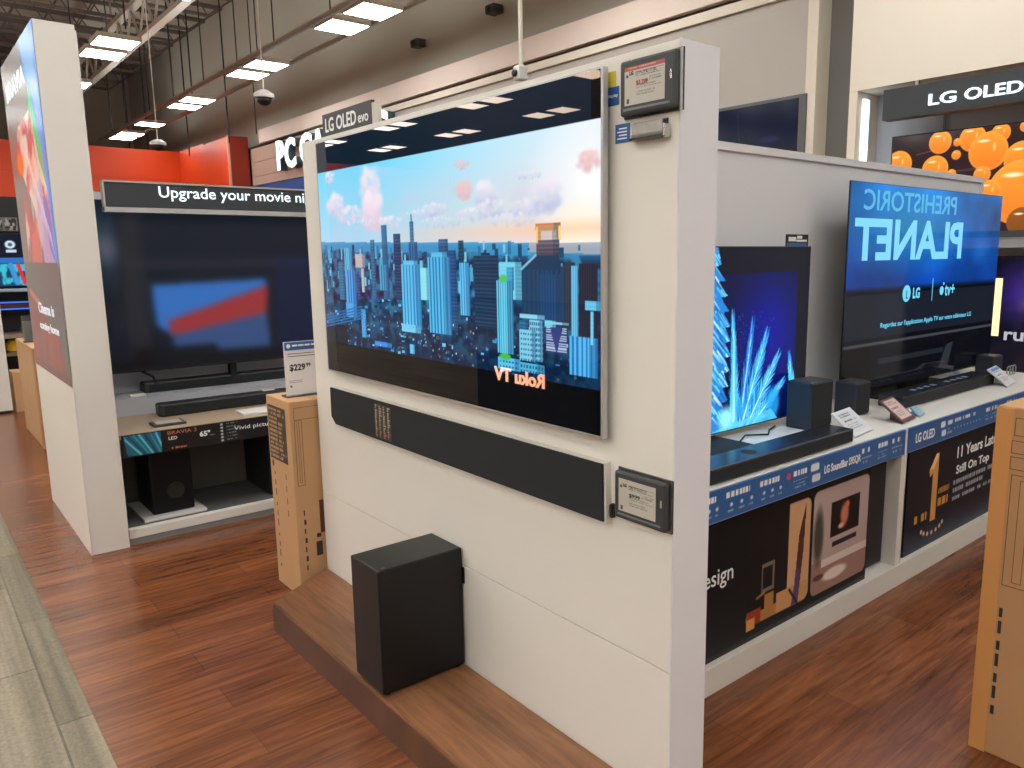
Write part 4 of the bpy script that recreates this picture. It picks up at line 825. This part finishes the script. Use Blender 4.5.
c.put(c.poly([(xt(1.25), .49), (xt(1.97), .47), (xt(1.97), .60), (xt(1.34), .80), (xt(1.26), .73)]), (56, 118, 200)); c.put(c.poly([(xt(1.33), .71), (xt(1.98), .51), (xt(1.96), .70), (xt(1.345), .81)]), (164, 56, 60)); c.put(c.poly([(xt(1.345), .80), (xt(1.96), .69), (xt(1.97), .91), (xt(1.35), .91)]) * .9, (62, 92, 146)); c.put(((U > xt(2.03))).astype(float) * .5 * (V > .33), (20, 34, 80)); c.put(c.rrect(xt(1.12), xt(1.62), .87, .98, .03) * .9, (14, 16, 24)); c.put(((V > .94)).astype(float) * .8, (14, 14, 18))  # blue and red wedge: reflection of another display painted into the screen
for _ in range(6):
    a = c.a; c.a = (a + np.roll(a, 2, 0) + np.roll(a, -2, 0) + np.roll(a, 2, 1) + np.roll(a, -2, 1)) / 5
picture('screen', c, (.94, 5.4045, 1.935), UX, NZ, 1.88, 1.04, attr_mat('rear_painted_reflection', True, .75, rough=.12), t)
def bar(label, x0, x1, y0, y1, z0, z1):
    t = thing('soundbar', label, 'soundbar', ((x0 + x1) / 2, (y0 + y1) / 2, z0)); mk('body', B((x0, x1, y0, y1, z0 + .002, z1), bev=.012), mat('rear_bar', (38, 40, 42), rough=.45), t); mk('grille', B((x0 + .03, x1 - .03, y0 - .0015, y0 - .0002, z0 + .012, z1 - .012)), FABRIC, t)
bar('grey black soundbar on the upper step under the rear television', 1.16, 2.2, 5.45, 5.56, .735, .805)
bar('dark soundbar on the beige counter in front of the upper soundbar', 1.16, 2.1, 5.11, 5.21, .632, .712)
def flat_tag(label, x0, x1, y0, y1, z, dark):
    t = thing('price_display', label, 'price tag', ((x0 + x1) / 2, (y0 + y1) / 2, z)); mk('case', B((x0, x1, y0, y1, z, z + .014), bev=.004), DGREY if dark else PAPER, t); mk('display', B((x0 + .02, x1 - .02, y0 + .02, y1 - .02, z + .0142, z + .016)), PAPERG if dark else PAPER, t)
flat_tag('dark framed price display lying on the beige counter above the 65 inch lettering', 1.06, 1.235, 4.82, 4.95, .632, True)
flat_tag('white price display lying on the beige counter near the tall carton', 1.56, 1.78, 4.82, 4.97, .632, False)
flat_tag('small white price card on the upper step left of the upper soundbar', 1.06, 1.15, 5.36, 5.42, .735, False)
flat_tag('small white card on top of the lower rear soundbar', 1.80, 1.88, 5.14, 5.18, .712, False)
t = thing('rear_subwoofer', 'black subwoofer with round port on a white board under the rear counter', 'subwoofer', (1.12, 5.0, .092))
mk('cabinet', B((1.02, 1.25, 4.86, 5.20, .108, .49), bev=.01), mat('sub_dark', (12, 14, 20), rough=.4, spec=.25), t); bm = bmesh.new(); lathe(bm, (1.15, 4.859, .235), [(.05, 0), (.045, -.003), (.03, .0), (.028, .0005)], 24, 'Y'); mk('port_ring', bm, BLACKM, t)
o = mk('white_board', B((.96, 1.30, 4.80, 5.22, .0922, .107), bev=.002), mat('board_white', (200, 200, 200), rough=.4), base=(1.1, 5.0, .092)); tag(o, 'thin white board under the rear subwoofer', 'board')

# ================================================================ FAR LEFT AISLE
t = thing('leaning_carton', 'big flat brown carton standing against the far side of the tower', 'cardboard box', (.9, 8.2, 0))
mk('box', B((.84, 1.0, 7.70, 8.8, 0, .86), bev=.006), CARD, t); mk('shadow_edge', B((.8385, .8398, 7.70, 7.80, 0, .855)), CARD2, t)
t = thing('white_end_tower', 'white end panel of the far aisle at the left photo edge', 'display tower', (.4, 9.9, 0.0065))
mk('body', B((-.3, .84, 9.8, 9.95, .028, 2.4)), PLINTH, t); mk('kick', B((-.29, .83, 9.81, 9.94, .0065, .027)), BLACKM, t)
t = thing('aisle_display', 'dark aisle display with blue lit shelves beyond the tower', 'display shelf', (.6, 10.9, 0.0065))
mk('back_panel', B((-.6, 1.6, 11.2, 11.24, .0065, 2.3)), mat('aisle_dark', (22, 24, 30), rough=.5), t)
mk('shelf', B((-.6, 1.6, 10.9, 11.19, 1.215, 1.245)), mat('shelf_pale', (170, 190, 210), rough=.4), t); mk('shelf', B((-.6, 1.6, 10.85, 11.19, 1.02, 1.10)), mat('shelf_dark_red', (74, 32, 44), rough=.4), t); mk('shelf', B((-.6, 1.6, 10.7, 11.19, .70, .74)), mat('shelf_tan', (150, 132, 116), rough=.5), t); mk('shelf', B((-.6, 1.6, 10.7, 11.19, .50, .53)), mat('shelf_tan2', (130, 112, 96), rough=.5), t)
mk('blue_light_strip', B((-.6, 1.6, 10.84, 10.849, 1.09, 1.105)), emis('strip_blue', (50, 110, 230), 1.3), t); mk('blue_light_strip', B((-.6, 1.6, 10.84, 10.849, 1.015, 1.03)), emis('strip_blue', (50, 110, 230), 1.3), t)
for x, lb in ((.955, 'left small framed black and white picture under the orange band'), (1.09, 'right small framed black and white picture under the orange band')):
    t = thing('picture_frame', lb, 'picture frame', (x, 11.16, 1.90)); mk('frame', B((x, x + .13, 11.14, 11.17, 1.905, 2.06)), INKG, t)
    c = Cv(20, 16, (30, 30, 32)); n = c.noise(3, 3, int(x * 100), 2); c.put(np.clip((n - .45) * 5, 0, 1), (170, 168, 164)); picture('print', c, (x + .008, 11.1395, 2.05), UX, NZ, .112, .135, attr_mat('small_photo%d' % int(x * 100), False, rough=.5), t)
t = thing('aisle_television', 'small television with white round logo on the far aisle display', 'television', (.6, 11.1, 1.246))
mk('body', B((.2, 1.42, 11.10, 11.125, 1.27, 1.885)), BLACK, t); mk('stand', B((.6, 1.0, 11.05, 11.17, 1.2465, 1.2695)), BLACKM, t)
c = Cv(110, 60, (6, 16, 36)); c.rect(0, 1, .46, .56, (50, 110, 190)); c.rect(0, 1, .56, 1, (14, 60, 100)); n = c.noise(30, 8, 4, 2); c.put(((c.V > .58)) * np.clip((n - .5) * 6, 0, 1), (60, 190, 210)); c.put(c.circ(.755, .22, .075), (210, 230, 240)); c.put(c.circ(.755, .22, .035), (60, 90, 120)); c.rect(.715, .80, .325, .36, (200, 215, 230)); c.put(c.line((.80, .6), (.84, .95), .03), (220, 50, 50)); c.put(c.line((.74, .6), (.78, .95), .04), (60, 150, 210))
picture('screen', c, (.21, 11.0995, 1.88), UX, NZ, 1.2, .60, attr_mat('aisle_picture', True, 1.0, rough=.1), t)
t = thing('small_carton', 'small brown carton on the floor between the white end panel and the leaning carton', 'cardboard box', (.95, 9.9, 0)); mk('box', B((.87, 1.05, 9.8, 10.1, .0, .42), bev=.004), CARD, t); mk('tape', B((.94, .97, 9.798, 9.7995, .05, .41)), mat('carton_tape', (170, 128, 86), rough=.4), t)
t = thing('clear_brochure_holder', 'clear acrylic brochure holder on top of the leaning carton', 'brochure holder', (.9, 8.3, .86)); mk('holder', B((.845, .945, 8.25, 8.255, .8605, 1.10), (.845, .945, 8.34, 8.345, .8605, 1.0), (.845, .945, 8.255, 8.34, .8605, .868)), ACR, t); mk('leaflet', B((.853, .937, 8.28, 8.286, .869, 1.05)), PAPERG, t)
o = mk('yellow_tub', lathe(bmesh.new(), (1.03, 10.85, .531), [(.07, 0), (.09, .02), (.09, .10), (.06, .14)], 20), mat('yellow_plastic', (226, 180, 30), rough=.4), base=(1.03, 10.85, .531)); tag(o, 'round yellow tub on a low shelf of the far aisle display', 'tub')

# ================================================================ RIGHT WALL SHOWCASE
t = thing('showcase', 'white showcase alcove built against the right wall around the orange screen', 'showcase', (7.3, 2.4, 0))
mk('jamb', B((7.1, 7.69, 3.975, 4.056, 0, 3.085)), CREAM, t); mk('upper_panel', B((7.1, 7.69, .2, 4.056, 3.087, 8.0)), CREAM, t)
mk('back_panel', B((7.5, 7.69, .2, 3.974, 0, 3.085)), mat('alcove_grey', (170, 174, 182), rough=.5), t)
mk('panel_joint', B((7.485, 7.499, 3.31, 3.33, 2.4, 3.08)), mat('joint_grey', (120, 122, 128), rough=.4), t)
mk('led_strip', B((7.20, 7.30, 3.955, 3.974, 2.0, 3.02)), LEDW, t)
mk('shelf', B((7.1, 7.49, .3, 3.9, 1.62, 1.70)), mat('shelf_steel', (150, 154, 160), rough=.35), t); mk('shelf_lip', B((7.08, 7.099, .3, 3.9, 1.705, 1.76)), DGREY, t)
t = thing('brand_sign', 'charcoal sign with glowing white letters over the orange bubble screen', 'sign', (7.1, 2.8, 2.77))
mk('sign_box', B((7.05, 7.18, 1.7, 3.69, 2.775, 3.04)), SIGNB, t)
text_mesh('lettering', 'LG', (7.04, 3.265, 2.845), NY, UZ, .23, .095, SIGNL, t, bold=.012, depth=.02); text_mesh('lettering', 'OLED', (7.04, 2.965, 2.845), NY, UZ, .45, .095, SIGNL, t, bold=.012, depth=.02)
mk('hanger', B((7.1, 7.13, 2.2, 2.23, 3.04, 3.086), (7.1, 7.13, 3.4, 3.43, 3.04, 3.086)), STEELL, t)
t = thing('bubble_television', 'television full of glossy orange bubbles in the showcase', 'television', (7.4, 2.95, 1.76))
mk('body', B((7.405, 7.44, 2.14, 3.765, 1.762, 2.672)), BLACK, t); mk('mount', B((7.441, 7.499, 2.6, 3.2, 2.0, 2.4)), BLACKM, t)
c = Cv(340, 190, (36, 22, 24)); U, V = c.U, c.V; c.put(c.noise(6, 4, 3) * .5, (70, 40, 40)); c.put(c.line((.15, .2), (.5, .1), .006) * .5, (120, 100, 100)); c.put(c.line((.2, .42), (.9, .34), .01) * .4, (110, 96, 100))
for (u, v, r) in [(0.044,0.285,0.123),(0.26,0.36,0.115),(0.28,0.1,0.098),(0.373,0.239,0.04),(0.375,0.118,0.034),(0.455,0.096,0.109),(0.60,0.074,0.075),(0.552,0.125,0.07),(0.541,0.234,0.158),(0.714,0.329,0.139),(0.72,0.64,0.26),(0.56,.62,.10),(0.741,0.916,0.119),(0.72,0.039,0.045),(0.354,0.42,0.04),(0.519,0.45,0.07),(.9,.2,.12),(.93,.5,.1),(.45,.8,.16),(.2,.75,.14)]:
    r *= 1.16; m_ = c.circ(u, v, r); du = (U - u) * c.asp / r; dv = (V - v) / r; rr = np.hypot(du, dv)
    base = mixc((246, 150, 50), (214, 92, 18), np.clip((dv + .6) / 1.6, 0, 1)); lit = np.clip(rr - .7, 0, .3) * 2
    col = mixc((240, 140, 44), (250, 176, 90), np.clip(lit, 0, 1)) * .5 + base * .5
    if v > .85: col = col * .55
    k = m_[..., None]; c.a = c.a * (1 - k) + col * k
    c.put(m_ * c.ell(u - r * .25 / c.asp, v - r * .55, r * .4 / c.asp, r * .1, .6), (255, 226, 180)); c.put(m_ * c.ell(u + r * .3 / c.asp, v - r * .2, r * .10 / c.asp, r * .3, .7) * .7, (255, 210, 150))
picture('screen', c, (7.4045, 3.754, 2.661), NY, NZ, 1.6, .897, attr_mat('bubble_picture', True, 1.2, rough=.1), t)
t = thing('dark_television', 'dark television with a faint purple glow below the bubble screen', 'television', (7.3, 2.0, .7))
mk('body', B((7.3, 7.34, .6, 2.76, .42, 1.55)), BLACK, t); mk('cabinet', B((7.14, 7.48, .5, 3.0, 0, .40)), DGREY, t); mk('stand', B((7.27, 7.4, 1.4, 1.8, .40, .42)), BLACKM, t)
c = Cv(120, 64, (10, 10, 26)); c.put(c.ell(.12, .28, .12, .3, .9), (52, 30, 120)); c.rect(0, .02, 0, 1, (8, 8, 12)); c.put(c.ell(.3, .2, .2, .3, .9), (60, 34, 130))
picture('screen', c, (7.2995, 2.75, 1.54), NY, NZ, 2.14, 1.1, attr_mat('purple_picture', True, 1.0, rough=.08), t)
text_mesh('lettering', 'ruo', (7.299, 2.595, .826), NY, UZ, .27, .078, emis('soft_white', (190, 190, 200), .9), t, bold=.02)
mk('light_bar', B((7.285, 7.298, 2.64, 2.76, .86, 1.36)), emis('warm_light_bar', (255, 232, 170), 1.4), t)
t = thing('wall_mounted_television', 'dark television in a grey frame on the right wall above the counter back wall', 'television', (7.44, 5.35, 2.5))
mk('frame', B((7.44, 7.498, 4.735, 5.98, 2.46, 3.225), bev=.004), mat('frame_grey', (84, 88, 90), rough=.4), t)
c = Cv(110, 64, (7, 14, 38)); c.put(c.noise(5, 4, 5) * .5, (10, 24, 60)); c.put(c.ell(.74, .80, .14, .09, .3), (60, 200, 225)); c.put(c.ell(.75, .92, .22, .05, .4), (200, 70, 60)); c.put(c.ell(.68, .55, .14, .06, .4) * .6, (46, 40, 90)); c.put(c.line((.3, .1), (.34, .6), .008) * .6, (30, 60, 100))
picture('screen', c, (7.4392, 5.94, 3.19), NY, NZ, 1.12, .69, attr_mat('navy_picture', True, 1.0, rough=.12, spec=.12), t)

# ---- lit sign across the aisle that the big television mirrors
t = thing('opposite_sign', 'low lit sign across the aisle, seen only mirrored in the skyline television', 'sign', (-1.1, 5.0, 0))
mk('cabinet', B((-1.4, -1.02, 4.4, 5.6, .008, .76)), BLACKM, t)
text_mesh('lettering', 'Roku TV', (-1.018, 4.667, .545), UY, UZ, .67, .115, emis('warm_sign_letters', (255, 200, 170), 26.0), t, bold=.03, depth=.006)
# ================================================================ CAMERA
cam = bpy.data.cameras.new('camera'); co = bpy.data.objects.new('camera', cam); COL.objects.link(co); SC.camera = co
yaw, pit, rol = math.radians(49.28582), math.radians(-9.51206), math.radians(-0.44215)
Fv = Vector((math.cos(yaw) * math.cos(pit), math.sin(yaw) * math.cos(pit), math.sin(pit)))
rt = Fv.cross(Vector((0, 0, 1))).normalized(); up = rt.cross(Fv)
r2 = math.cos(rol) * rt + math.sin(rol) * up; u2 = -math.sin(rol) * rt + math.cos(rol) * up
M = Matrix((r2, u2, -Fv)).transposed().to_4x4(); M.translation = (0, 0, 1.6); co.matrix_world = M
cam.sensor_width = 36; cam.lens = 36 * 776.469 / 1024; cam.shift_x = -(562.928 - 512) / 1024; cam.shift_y = (383.62 - 384) / 1024
cam.clip_start = .05; cam.clip_end = 100
w = bpy.data.worlds.new('world'); SC.world = w; w.use_nodes = True; w.node_tree.nodes['Background'].inputs['Color'].default_value = (.9, .85, .8, 1); w.node_tree.nodes['Background'].inputs['Strength'].default_value = .05
SC.cycles.use_denoising = True; SC.cycles.max_bounces = 7; SC.cycles.diffuse_bounces = 4; SC.cycles.glossy_bounces = 4; SC.cycles.sample_clamp_indirect = 4.0; SC.cycles.caustics_reflective = False; SC.cycles.caustics_refractive = False
